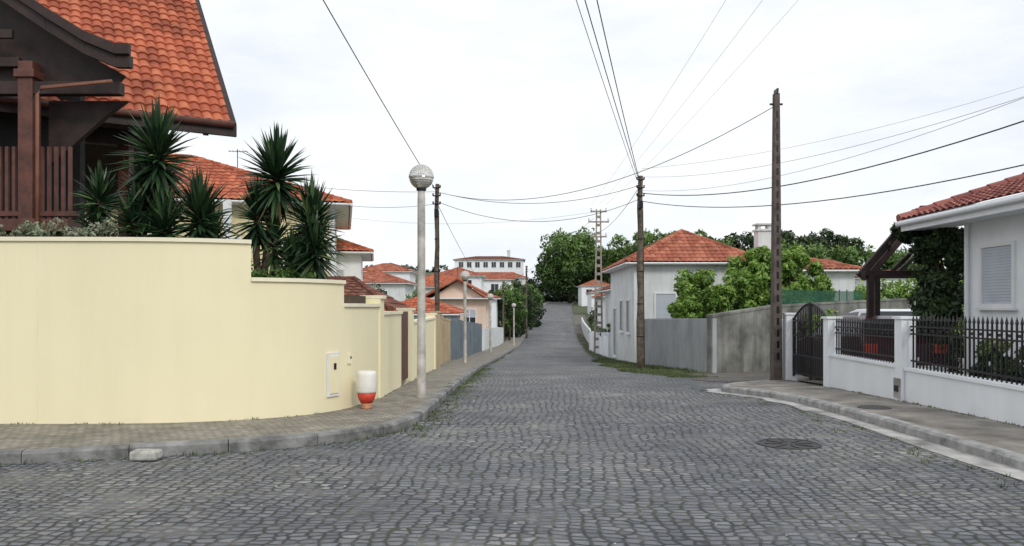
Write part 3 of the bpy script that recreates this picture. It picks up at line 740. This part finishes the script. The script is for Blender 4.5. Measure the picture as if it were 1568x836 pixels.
# ---------------------------------------------------------------- street furniture
def lamp(x,y,H=3.98):
    z=hz(x,y)+.12; e=empty('street_lamp',(x,y,z))
    mb=MB(); mb.lathe((x,y,z),[(.095,-.1),(.095,.02),(.078,.06),(.074,.9),(.07,.92),(.066,3.4),(.06,H-.42)],20); mb.build('pole','pole',e,smooth=True)
    mb=MB(); mb.lathe((x,y,z),[(.07,H-.44),(.085,H-.43),(.085,H-.36),(.12,H-.34),(.11,H-.32),(.06,H-.33)],20); mb.build('collar','iron',e)
    R=.212; c=H-.2
    mb=MB(); mb.lathe((x,y,z+c),[(R*math.cos(a)*1.0+.0001,R*math.sin(a)) for a in np.linspace(.02,math.pi/2-.01,14)],32); mb.build('globe_top','gglass',e,smooth=True)
    mb=MB(); pr=[]
    for i,a in enumerate(np.linspace(-math.pi/2*.75,.0,13)): pr.append((R*math.cos(a)*(1.0 if i%2 else .975),R*math.sin(a)))
    mb.lathe((x,y,z+c),pr,32); mb.build('globe_bottom','globemetal',e)
    mb=MB(); mb.lathe((x,y,z+c),[(R+.002,-.008),(R+.006,-.008),(R+.006,.008),(R+.002,.008)],32); mb.lathe((x,y,z+c),[(.05,0),(.05,.06),(.03,.09)],12); mb.build('rim','frame',e)
for x,y in ((-1.55,13.4),(-2.04,34),(-1.46,53),(.18,74)): lamp(x,y)

def woodpole(x,y,H,r0=.13,r1=.09,lean=0):
    z=hz(x,y); e=empty('utility_pole',(x,y,z)); mb=MB()
    n=12; pts=[(x+lean*i/n+.02*math.sin(i*1.7),y,z-.2+(H+.2)*i/n) for i in range(n+1)]
    mb.tube(pts,[r0+(r1-r0)*i/n for i in range(n+1)],12); mb.build('pole','woodpole',e,smooth=True)
    mb=MB()
    for k,zz in enumerate((H-.15,H-.45,H-.75)):
        mb.beam((x+lean-.14,y-.1,z+zz),(x+lean+.14,y-.1,z+zz),.04,.04)
        for s_ in (-1,1): mb.lathe((x+lean+s_*.13,y-.1,z+zz),[(.02,0),(.035,.03),(.02,.05),(.035,.08),(.01,.1)],8)
    mb.box(x+lean-.08,x+lean+.08,y-.2,y-.1,z+H-1.2,z+H-.95)
    mb.tube([(x+r0*.9,y-r0*.5,z+.2),(x+r1+lean*.9,y-r1*.6,z+H-1)],.015,5)
    for zz in (1.2,2.4,3.6,4.8): mb.lathe((x+lean*zz/H,y,z+zz),[(r0+(r1-r0)*zz/H+.012,0),(r0+(r1-r0)*zz/H+.012,.03)],12)
    mb.build('fittings','iron',e)
woodpole(-2.78,29,6.85,.1,.075); woodpole(4.76,29,7.15,.15,.09,-.02)
for x,y,H in ((1.7,92,8.5),(-.9,82,6.5)): woodpole(x,y,H)
x,y=6.22,18.45; z=hz(x,y)+.1; e=empty('utility_pole',(x,y,z)); mb=MB()
mb.beam((x,y,z-.2),(x,y,z+6.75),.22,.28,0,.13,.15)
mb.build('shaft','concpole',e,bevel=.01)
mb=MB()
for k in range(22):
    zz=.5+k*.27; w=.22-.09*zz/6.75; mb.box(x-w*.14,x+w*.14,y-.14+.065*zz/6.75-.004,y-.09,z+zz,z+zz+.16,0)
mb.box(x-.02,x+.02,y-.12,y+.12,z+6.75,z+6.85); mb.beam((x-.15,y,z+6.5),(x+.15,y,z+6.5),.04,.04)
mb.build('slots_and_fittings','iron',e)
def pylon(x,y,H):
    z=hz(x,y); e=empty('utility_pole',(x,y,z)); mb=MB()
    for s_ in (-1,1): mb.beam((x+s_*.26,y,z-.2),(x+s_*.13,y,z+H),.12,.16,0,.08,.1)
    for k in range(int(H/.55)):
        zz=.4+k*.55; w=.26-.13*zz/H; mb.box(x-w,x+w,y-.05,y+.05,z+zz,z+zz+.18)
    for zz,w in ((H-.2,.55),(H-.9,.7),(H-1.9,.55)):
        mb.box(x-w,x+w,y-.12,y-.04,z+zz,z+zz+.1)
    mb.build('shaft','concpole2',e)
    mb=MB()
    for zz,w in ((H-.1,.5),(H-.8,.65),(H-1.8,.5)):
        for s_ in (-1,1): mb.lathe((x+s_*w,y-.08,z+zz),[(.02,0),(.07,.06),(.03,.1),(.07,.15),(.02,.22)],8)
    mb.build('insulators','ceram',e)
pylon(5.85,53,9.8)

def wire(mb,p,q,sag,r=.011,n=28):
    pts=[]
    for i in range(n+1):
        t=i/n; a=Vector(p).lerp(Vector(q),t); a.z-=4*sag*t*(1-t); pts.append(a)
    mb.tube(pts,r,4)
LPt=(-2.78,28.9,5.85); CP=(4.74,28.9,6.1); RPt=(6.22,18.45,6.35)
mb=MB()
wire(mb,LPt,(-4.6,0,9.9),.25,.013)
wire(mb,CP,(-2.6,-2,9.6),.35,.011); wire(mb,(4.8,28.9,5.9),(-2.1,-2,9.7),.45,.011); wire(mb,(4.6,28.9,6.3),(-3.0,-2,9.9),.3,.008)
wire(mb,LPt,RPt,1.05,.009)
wire(mb,(4.8,28.9,5.8),(11,6,5.9),1.15,.014); wire(mb,(4.8,28.9,5.5),(11,6,4.7),1.0,.012)
wire(mb,LPt,CP,.55,.009); wire(mb,(-2.78,28.9,5.5),(4.74,28.9,5.6),.8,.009)
wire(mb,LPt,(-16,33,8.2),.5,.007); wire(mb,(-2.78,28.9,5.4),(-9,32,6.2),.3,.007); wire(mb,(-2.7,28.9,5.3),(-2.0,61,3.0),.3,.010)
wire(mb,CP,(5.4,52.9,6.6),.5,.012); wire(mb,(4.74,28.9,5.4),(5.7,36,3.6),.15,.010)
wire(mb,(5.5,52.9,7.6),(-.9,82,4),.5,.012)
mb.build('overhead_cables','wire')
mb=MB()
for dx,q in ((-.5,(7.0,6,13.0)),(0,(8.6,6,13.2)),(.5,(10.2,6,13.4))): wire(mb,(5.85+dx,52.9,8.5),q,.6,.006)
wire(mb,(4.8,28.9,6.4),(11,6,5.9),.9,.006); wire(mb,(4.8,28.9,6.7),(16,20,8.2),.5,.006); wire(mb,(4.74,28.9,5.9),(11,5,6.5),1.2,.006)
wire(mb,(5.4,52.9,8.0),(-16,60,9),.9,.010)
mb.build('overhead_power_lines','wireg')

x,y=-2.18,11.75; z=hz(x,y)+.125; e=empty('painted_urn',(x,y,z))
mb=MB(); mb.lathe((x,y,z),[(.085,0),(.09,.02),(.075,.05),(.085,.08)],24); mb.build('foot','terra',e,smooth=True)
mb=MB(); mb.lathe((x,y,z),[(.085,.08),(.12,.14),(.145,.24)],24); mb.build('red_band','red',e,smooth=True)
mb=MB(); mb.lathe((x,y,z),[(.145,.24),(.15,.26),(.148,.50),(.142,.545),(.12,.56),(.11,.55)],24); mb.build('body','ceram',e,smooth=True)
mb=MB(); mb.box(-3.98,-3.70,8.13,8.32,.0,.1); mb.build('loose_stone_block','stone',bevel=.025)
mb=MB()
for i in range(150):
    x=random.uniform(-5,4.8); y=random.uniform(4,20)
    if x<float(XL(max(y,10)))+.1 and y>7.6: continue
    r=random.uniform(.006,.016); z=hz(x,y)+r*.3
    mb.add([(x+r*random.uniform(.7,1.3),y,z),(x,y+r,z),(x-r*random.uniform(.7,1.3),y,z),(x,y-r,z),(x,y,z+r*.7),(x,y,z-r*.5)],[(0,1,4),(1,2,4),(2,3,4),(3,0,4),(1,0,5),(2,1,5),(3,2,5),(0,3,5)])
mb.build('road_pebbles','stone')

# ---------------------------------------------------------------- cars
def car(name,x,y0,zup=0,paint='carw'):
    z=hz(x,y0+2)+zup; e=empty(name,(x,y0+2,z))
    prof_=[(0,.35),(0,.62),(.04,.95),(.28,1.10),(.55,1.42),(1.0,1.50),(1.9,1.49),(2.4,1.38),(3.0,1.02),(3.7,.90),(3.98,.72),(4.02,.35),(3.9,.22),(.1,.22)]
    def w(z_): return .84 if z_<.95 else .84-(z_-.95)*.42
    n=len(prof_); mb=MB(); vs=[]
    for s_ in (-1,1):
        for a,b in prof_: vs.append((x+s_*w(b),y0+a,z+b))
    fs=[(i,(i+1)%n,n+(i+1)%n,n+i) for i in range(n)]+[tuple(range(n))[::-1],tuple(range(n,2*n))]
    mb.add(vs,fs); mb.build('body',paint,e,bevel=.04)
    mb=MB()
    mb.add([(x-.68,y0+.275,z+1.13),(x+.68,y0+.275,z+1.13),(x+.58,y0+.52,z+1.44),(x-.58,y0+.52,z+1.44)],[(0,1,2,3)])
    for s_ in (-1,1):
        for a0,a1 in ((.62,1.45),(1.52,2.35)):
            q=[(a0,1.06),(a1 if a1<2 else 2.8,1.06),(a1 if a1<2 else 2.35,1.38),(a0+.12,1.42)]
            mb.add([(x+s_*(w(b)+.006),y0+a,z+b) for a,b in q],[(0,1,2,3)])
    mb.build('windows','glass',e)
    mb=MB()
    for s_ in (-1,1): mb.box(x+s_*.70-.13,x+s_*.70+.13,y0-.02,y0+.12,z+.74,z+.94)
    mb.build('tail_lights','red',e,bevel=.02)
    mb=MB()
    for s_ in (-1,1):
        for yy in (.72,3.2):
            c=[(x+s_*.68,y0+yy,z+.3),(x+s_*.87,y0+yy,z+.3)]; mb.tube(c,.31,20); 
    mb.build('wheels','tyre',e)
    mb=MB(); mb.box(x-.8,x+.8,y0-.06,y0+.1,z+.3,z+.5); mb.box(x-.26,x+.26,y0-.075,y0-.055,z+.56,z+.67); mb.build('bumper','frame',e,bevel=.02)
car('parked_car',8.0,15.9,.12,'card'); car('parked_car',10.4,20.4,.42,'carw')
X,Y=np.meshgrid(np.linspace(6.75,12.5,20),np.linspace(15.62,19.9,20)); gridmesh('forecourt',X,Y,h(X,Y)+.10,'rsw')
X,Y=np.meshgrid(np.linspace(9.2,13.5,12),np.linspace(19.92,25.5,20)); gridmesh('forecourt',X,Y,h(X,Y)+.42,'rsw')

# ---------------------------------------------------------------- vegetation
def quads(P,size,tint,up=.0,aspect=1.6):
    n=len(P); a=rng.normal(size=(n,3)); a/=np.linalg.norm(a,axis=1)[:,None]
    b=rng.normal(size=(n,3)); b[:,2]+=up; b-= (a*b).sum(1)[:,None]*a; b/=np.linalg.norm(b,axis=1)[:,None]
    s=size*rng.uniform(.6,1.3,n)[:,None]
    V=np.stack([P-a*s*.5*aspect,P-b*s*.32,P+a*s*.5*aspect,P+b*s*.32],1).reshape(-1,3)
    F=np.arange(4*n).reshape(n,4); T=np.repeat(tint,4); return V,F,T
def leafmesh(name,V,F,T,mat,parent=None):
    mb=MB(); mb.v=V.tolist(); mb.f=F.tolist(); mb.m=[]; return mb.build(name,mat,parent,tint=T)
def crown(c,r,ncl,clr,n,size,flat=0):
    c=np.array(c);r=np.array(r)
    d=rng.normal(size=(ncl,3)); d/=np.linalg.norm(d,axis=1)[:,None]
    rad=rng.uniform(.45,1.0,ncl)**.6
    cc=c+d*rad[:,None]*r*rng.uniform(.85,1.12,(ncl,1))
    cr=clr*rng.uniform(.6,1.3,ncl); ct=rng.uniform(-.16,.16,ncl)
    idx=rng.integers(0,ncl,n)
    e=rng.normal(size=(n,3)); e/=np.linalg.norm(e,axis=1)[:,None]; q=rng.uniform(.3,1.0,n)**.5
    P=cc[idx]+e*(cr[idx]*q)[:,None]
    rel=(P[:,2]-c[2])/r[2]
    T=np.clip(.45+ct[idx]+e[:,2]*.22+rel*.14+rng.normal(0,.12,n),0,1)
    return P,T,cc
def tree(name,x,y,H,r,mat='leaf',ncl=40,n=6000,size=.25,clr=None,zb=None,trunk=.15,low=.25,rz=None):
    zb=hz(x,y) if zb is None else zb
    e=empty(name,(x,y,zb)); rz=rz or H*(1-low)/2; cz=zb+H-rz
    clr=clr or r*.33
    P,T,cc=crown((x,y,cz),(r,r,rz),ncl,clr,n,size)
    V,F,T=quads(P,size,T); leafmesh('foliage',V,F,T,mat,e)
    mb=MB(); mb.tube([(x,y,zb-.2),(x+.05*r,y,zb+(cz-zb)*.5),(x,y,cz+rz*.3)],[trunk,trunk*.75,trunk*.3],8)
    for k in range(min(9,ncl)):
        q=cc[k]; z0=zb+(cz-zb)*random.uniform(.5,1.0); mb.tube([(x,y,z0),((x+q[0])/2,(y+q[1])/2,(z0+q[2])/2+.1),tuple(q)],[trunk*.45,trunk*.3,trunk*.1],6)
    mb.build('trunk','bark',e,smooth=True); return e
def bush(name,boxes,n,size,mat,parent=None,clr=.3,ncl=30):
    Vs=[];Fs=[];Ts=[];o=0
    e=empty(name,boxes[0][0])
    for c,r in boxes:
        P,T,_=crown(c,r,ncl,clr*min(r) if clr<1 else clr,n,size)
        V,F,T=quads(P,size,T); Vs.append(V);Fs.append(F+o);Ts.append(T);o+=len(V)
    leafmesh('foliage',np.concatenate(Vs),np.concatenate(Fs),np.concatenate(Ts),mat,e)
    mb=MB()
    for c,r in boxes:
        for k in range(4):
            a=random.uniform(0,6.28); mb.tube([(c[0],c[1],c[2]-r[2]*1.1),(c[0]+math.cos(a)*r[0]*.3,c[1]+math.sin(a)*r[1]*.3,c[2]),(c[0]+math.cos(a)*r[0]*.6,c[1]+math.sin(a)*r[1]*.6,c[2]+r[2]*.5)],[.05,.035,.01],5)
    mb.build('stems','bark',e); return e

tree('round_tree',16.6,226,20.2,9.6,'leaf',110,16000,.75,clr=2.7,low=.1,trunk=.6)
for x,y,H,r in ((26.5,222,13,4.5),(30,212,12,5),(35,204,12.5,5.5),(40,202,12.5,5.5),(46,205,13,6)):
    tree('distant_tree',x,y,H,r,'leaf',40,3600,.75,clr=1.9,low=.1,trunk=.4)
for x,y,H,r in ((38,150,8.8,4),(44,150,9.5,4.5),(50,146,9.8,4.2),(55.5,149,8.8,4.5),(60,148,9.8,4),(64,150,8.4,3)):
    tree('pine_tree',x,y,H,r,'leafd',45,4200,.5,clr=1.3,low=.35,trunk=.35)
for x,y,H,r in ((27,125,6.8,3.5),(33,122,7.0,4),(40,120,7.2,4),(46,118,6.5,4),(51,116,6,4),(57,112,5.5,4),(63,112,6,4),(70,112,6,4),(78,112,7,5)):
    tree('distant_tree',x,y,H,r,'leaf',35,2600,.45,clr=1.2,low=.1,trunk=.3)
def hedge(name,pts,r,rz,n,size,mat,ncl=26):
    bush(name,[((x,y,hz(x,y)+rz*.8),(r,r*.8,rz)) for x,y in pts],n,size,mat,ncl=ncl,clr=.42)
hedge('distant_hedge',[(x,246+random.uniform(-3,3)) for x in range(6,40,4)],3.5,3.3,900,.7,'leafd')
hedge('distant_hedge',[(x,300+random.uniform(-6,6)) for x in range(-90,-24,7)],4.5,2.2,400,.9,'leafd')
hedge('roadside_hedge',[(1.0-.9,92),(.2,97),(.9,102),(1.8,108),(2.6,114),(3.6,122)],1.4,1.9,2200,.22,'leafd')
tree('roadside_tree',-.3,86,6.0,1.8,'leaf',40,6500,.2,low=.2,trunk=.14); tree('roadside_tree',1.0,97,6.4,1.9,'leafd',40,6000,.22,low=.15,trunk=.14)
tree('roadside_tree',2.4,125,6.0,2.2,'leaf',40,4000,.3,low=.15,trunk=.16); tree('roadside_tree',-2.6,92,5.4,1.8,'leafd',36,4000,.24,low=.15)
hedge('garden_shrubs',[(-9.4,47),(-8,46),(-6.6,46.5),(-10.8,48),(-7.6,44)],1.3,1.75,3200,.14,'leaf')
tree('garden_tree',-11,58,4.6,1.8,'leafd',36,4500,.2,low=.2); tree('garden_tree',-8.6,72,4.4,1.7,'leaf',36,4000,.2,low=.2)
hedge('roadside_flowers',[(8.1,70),(8.6,75),(9.0,80),(9.5,86),(10.0,92)],.9,1.1,1800,.13,'flower')
hedge('roadside_hedge',[(10.8,98),(12.0,106),(13.4,116),(14.8,128),(16.4,140)],1.3,1.5,1200,.3,'leafd')
tree('roadside_tree',10.8,84,4.2,1.6,'leaf',30,3500,.2,low=.2); tree('roadside_tree',14,112,5.6,2.2,'leaf',30,3500,.28,low=.2)
bush('potted_shrubs',[((6.6,57,-.5),(.5,1.4,.8)),((6.9,63,-.6),(.5,1.4,.7)),((6.3,51,-.2),(.4,1.2,.8))],1600,.1,'flower',clr=.5,ncl=14)
bush('bay_laurel_shrub',[((7.35,31.5,1.75),(1.0,1.1,1.2)),((6.75,30.4,1.35),(.55,.8,.75)),((8.1,31,1.5),(.7,.9,1.0)),((7.6,31,1.0),(1.0,.9,.6))],8500,.13,'leafb',clr=.3,ncl=42)
bush('broadleaf_shrub',[((10.4,33.4,2.55),(1.2,1.1,1.5)),((11.8,34,2.6),(1.4,1.2,1.5)),((9.7,32.5,1.9),(.8,1,1.1)),((13.0,34.5,2.3),(1.1,1,1.4)),((10.9,32.5,1.6),(1.5,.9,.8))],8500,.15,'leafb',clr=.3,ncl=46)
hedge('garden_hedge',[(10.2+i*1.1,27.5+i*.3) for i in range(9)],1.0,1.05,2600,.12,'leafb')
hedge('garden_hedge',[(20+i*2.6,48+i*.4) for i in range(9)],1.9,1.5,1500,.22,'leafb')
bush('climbing_ivy',[((9.0,16.6,2.95),(.34,.5,.36)),((9.1,16.5,2.4),(.36,.45,.8)),((8.9,16.4,1.7),(.38,.5,.8)),((9.3,16.9,3.1),(.5,.7,.25)),((8.85,16.3,.9),(.5,.5,.8)),((8.62,17.1,3.25),(.22,.3,.2))],3600,.085,'leafd',clr=.6,ncl=22)
bush('garden_shrubs',[((7.6,11.5,.6),(.45,.7,.5)),((7.5,9.6,.5),(.5,.8,.45)),((7.6,12.7,.3),(.4,.5,.3))],3000,.07,'leafd',clr=.45,ncl=20)
bush('potted_plant',[((7.6,12.3,.85),(.22,.22,.3)),((7.9,10.4,1.05),(.25,.25,.3))],700,.07,'flower',clr=.5,ncl=10)

def yucca(name,base,heads):
    e=empty(name,base); V=[];F=[];T=[]
    mb=MB()
    for (hx,hy,hzz,R,n) in heads:
        b=Vector(base)+Vector((random.uniform(-.08,.08),random.uniform(-.08,.08),0)); tpt=Vector((hx,hy,hzz-.05))
        mid=b.lerp(tpt,.55)+Vector((random.uniform(-.06,.06),0,0)); mb.tube([b-Vector((0,0,.2)),mid,tpt],[.07,.055,.045],8)
        n=int(n*1.15); R=R*1.08
        for i in range(n):
            f=i/n; el=math.radians(88-145*f**1.1+random.uniform(-9,9)); az=i*2.399963+random.uniform(-.25,.25)
            d=Vector((math.cos(el)*math.cos(az),math.cos(el)*math.sin(az),math.sin(el)))
            side=Vector((-math.sin(az),math.cos(az),0)); ln=R*random.uniform(.75,1.12)*(1-.1*f)
            st=Vector((hx,hy,hzz-.34*f))+d*.03
            tt=random.uniform(.1,.8) if random.random()>.05 else 1
            if f>.93 and random.random()<.5: tt=0.0
            dr=random.uniform(.04,.14)*ln*math.cos(el)
            o=len(V); nrm=side.cross(d)
            for s_,w in ((0,.022),(.3,.033),(.65,.024)):
                c=st+d*ln*s_-Vector((0,0,dr*s_*s_*2.2)); 
                V+= [tuple(c-side*w+nrm*w*.35),tuple(c-nrm*w*.25),tuple(c+side*w+nrm*w*.35)]; T+=[tt,max(tt-.1,.08 if tt>0 else 0),tt]
            c=st+d*ln-Vector((0,0,dr*2.2)); V.append(tuple(c)); T.append(min(1,tt+.15) if tt>0 else 0)
            for r_ in range(2):
                for k in range(2): F.append((o+r_*3+k,o+r_*3+k+1,o+(r_+1)*3+k+1,o+(r_+1)*3+k))
            F.append((o+6,o+7,o+9)); F.append((o+7,o+8,o+9))
    m2=MB(); m2.v=V;m2.f=F;m2.m=[0]*len(F); m2.build('leaves','yucca',e,tint=T)
    mb.build('trunk','bark',e,smooth=True)
yucca('yucca_plant',(-5.15,11.5,1.8),[(-5.2,11.5,3.95,.66,180),(-5.35,11.6,3.35,.6,130),(-5.05,11.4,2.85,.58,120),(-5.5,11.4,2.9,.5,90)])
yucca('yucca_plant',(-4.6,11.6,1.8),[(-4.62,11.6,3.05,.58,150),(-4.5,11.7,2.7,.5,100)])
yucca('yucca_plant',(-3.9,12.3,1.7),[(-3.72,12.4,3.8,.64,190),(-4.0,12.3,3.15,.48,110),(-3.75,12.4,2.75,.42,80)])
yucca('yucca_plant',(-3.55,12.4,1.7),[(-3.2,12.5,3.05,.62,170),(-3.1,12.3,2.65,.52,120),(-3.45,12.3,2.4,.45,70)])
yucca('yucca_plant',(-6.1,11.6,1.8),[(-6.1,11.6,3.3,.42,90),(-6.15,11.6,2.9,.38,60)])
bush('lavender_border',[((-7.6+i*.33,10.75+random.uniform(-.05,.05),2.48+random.uniform(-.05,.06)),(.22,.2,.22)) for i in range(7)],700,.05,'leafg',clr=.5,ncl=12)
bush('garden_shrubs',[((-4.9,11.2,2.1),(.4,.3,.35)),((-5.6,11.3,2.2),(.35,.3,.4)),((-4.1,11.8,2.0),(.4,.3,.3)),((-3.4,12.1,1.85),(.4,.3,.28))],2200,.06,'leaf',clr=.5,ncl=16)

def tufts(name,pts,hgt,per,spread,mat='grassb',w=.006):
    V=[];F=[];T=[]
    for (x,y,z,s) in pts:
        tt=random.uniform(.1,.7)
        for k in range(per):
            a=random.uniform(0,6.283); bx=x+random.gauss(0,spread); by=y+random.gauss(0,spread); hh=hgt*s*random.uniform(.4,1.2)
            lx=math.cos(a)*hh*.5;ly=math.sin(a)*hh*.5; o=len(V)
            V+=[(bx-math.sin(a)*w,by+math.cos(a)*w,z),(bx+math.sin(a)*w,by-math.cos(a)*w,z),(bx+lx,by+ly,z+hh)]
            F.append((o,o+1,o+2)); T+=[tt,tt,min(1,tt+random.uniform(0,.35))]
    mb=MB(); mb.v=V;mb.f=F;mb.m=[0]*len(F); return mb.build(name,mat,tint=T)
pts=[]
R=resample(KC,.07)
for i,p in enumerate(R[:-1]):
    if p.x<-9 or p.y>60: continue
    dens=.5+.5*math.sin(i*.043)*math.sin(i*.017+1)
    if random.random()<dens*.8:
        d=(R[i+1]-p).normalized(); q=p-Vector((-d.y,d.x))*abs(random.gauss(.03,.08)); pts.append((q.x,q.y,hz(q.x,q.y),random.uniform(.3,1.1)))
for i in range(700):
    y=random.uniform(9.6,30); x=float(XL(y))+abs(random.gauss(0,.2))+.02; pts.append((x,y,hz(x,y),random.uniform(.15,.5)))
R=resample(GO[:62],.07)
for p in R:
    if p.y>2 and random.random()<.55:
        q=p.x-abs(random.gauss(.0,.22)); pts.append((q,p.y,hz(q,p.y),random.uniform(.2,.7)))
for i in range(500):
    y=random.uniform(-2,18.5); x=6.42-abs(random.gauss(0,.02)); 
    if random.random()<.3: pts.append((x,y,hz(x,y)+.115,random.uniform(.2,.6)))
for i,p in enumerate(WD[::2]):
    if random.random()<.25: pts.append((p.x+.02,p.y-.03,hz(p.x,p.y)+.125,random.uniform(.2,.6)))
tufts('kerb_grass',pts,.07,9,.035)
pts=[]
for i in range(4200):
    y=random.uniform(24.5,44)
    l=float(XR(y))-.15+.25*math.sin(y*.9); r=float(np.interp(y,[24.5,29,35.6,44],[6.3,5.9,5.6,5.5]))
    x=random.uniform(l,r)
    if math.sin(x*3.1+y*1.7)+math.sin(y*.9+x)>-.5+random.uniform(-.6,.6): pts.append((x,y,hz(x,y),random.uniform(.3,1.1)))
for i in range(500):
    y=random.uniform(21.5,25.5); x=float(np.interp(y,[20,25],[5.2,4.6]))+random.gauss(0,.28); pts.append((x,y,hz(x,y),random.uniform(.2,.6)))
for i in range(900):
    y=random.uniform(44,100); x=float(XR(y))+random.uniform(0,.8); pts.append((x,y,hz(x,y),random.uniform(.4,1.2)))
tufts('roadside_grass',pts,.13,9,.06,w=.010)
vy=np.linspace(24.2,44,60); X=[];Y=[]
for y in vy:
    l=float(XR(y))-.05+.12*math.sin(y*1.9)+.08*math.sin(y*4.7); r=float(np.interp(y,[24.2,29,35.6,44],[6.3,6.1,5.9,6.2])); X.append(np.linspace(l,r,8)); Y.append(np.full(8,y))
X=np.array(X);Y=np.array(Y); gridmesh('grass_verge',X,Y,h(X,Y)+.02,'grass')
vy=np.linspace(44,150,160); X=[];Y=[]
for y in vy:
    l=float(XR(y))-.05+.12*math.sin(y*1.9)+.08*math.sin(y*4.7); r=float(np.interp(y,[44,60,120,150],[6.2,7.2,11.4,14])); X.append(np.linspace(l,r,8)); Y.append(np.full(8,y))
X=np.array(X);Y=np.array(Y); gridmesh('dirt_verge',X,Y,h(X,Y)+.02,'dirt')

# ---------------------------------------------------------------- world, sun, camera
w=bpy.data.worlds.new('World'); S.world=w; w.use_nodes=True; nt=w.node_tree
bg=nt.nodes['Background']; bg.inputs['Strength'].default_value=.1
sky=nt.nodes.new('ShaderNodeTexSky'); sky.sky_type='NISHITA'; sky.sun_disc=False
EL=math.radians(36); ROT=math.radians(150); sky.sun_elevation=EL; sky.sun_rotation=ROT
tc=N(nt,'ShaderNodeTexCoord').outputs['Generated']
mp=N(nt,'ShaderNodeMapping'); mp.inputs['Scale'].default_value=(1,1,3.2); L(nt,tc,mp.inputs[0])
f=noise(nt,mp.outputs[0],2.2,8,.62)
cl=ramp(nt,f,[(.36,(.79,.84,.915)),(.5,(.905,.93,.96)),(.62,(.985,.985,.985))])
sc=N(nt,'ShaderNodeVectorMath',operation='SCALE'); sc.inputs['Scale'].default_value=11.3; L(nt,cl,sc.inputs[0])
mx=mixc(nt,.93,sky.outputs[0],sc.outputs[0]); L(nt,mx,bg.inputs['Color'])
sd=bpy.data.lights.new('sun','SUN'); sd.energy=1.4; sd.angle=math.radians(14); sd.color=(1,.96,.89)
so=bpy.data.objects.new('sun',sd); COL.objects.link(so)
dirv=Vector((math.sin(ROT)*math.cos(EL),math.cos(ROT)*math.cos(EL),math.sin(EL)))
so.rotation_euler=dirv.to_track_quat('Z','Y').to_euler(); so.location=(10,-10,20)
cd=bpy.data.cameras.new('camera'); cam=bpy.data.objects.new('camera',cd); COL.objects.link(cam)
cam.location=(0,0,1.6); cam.rotation_euler=(math.radians(90),0,0)
cd.sensor_width=36; cd.lens=27.55; cd.shift_y=.0332; cd.clip_end=6000
S.camera=cam
S.view_settings.view_transform='Standard'; S.view_settings.look='None'; S.view_settings.exposure=0
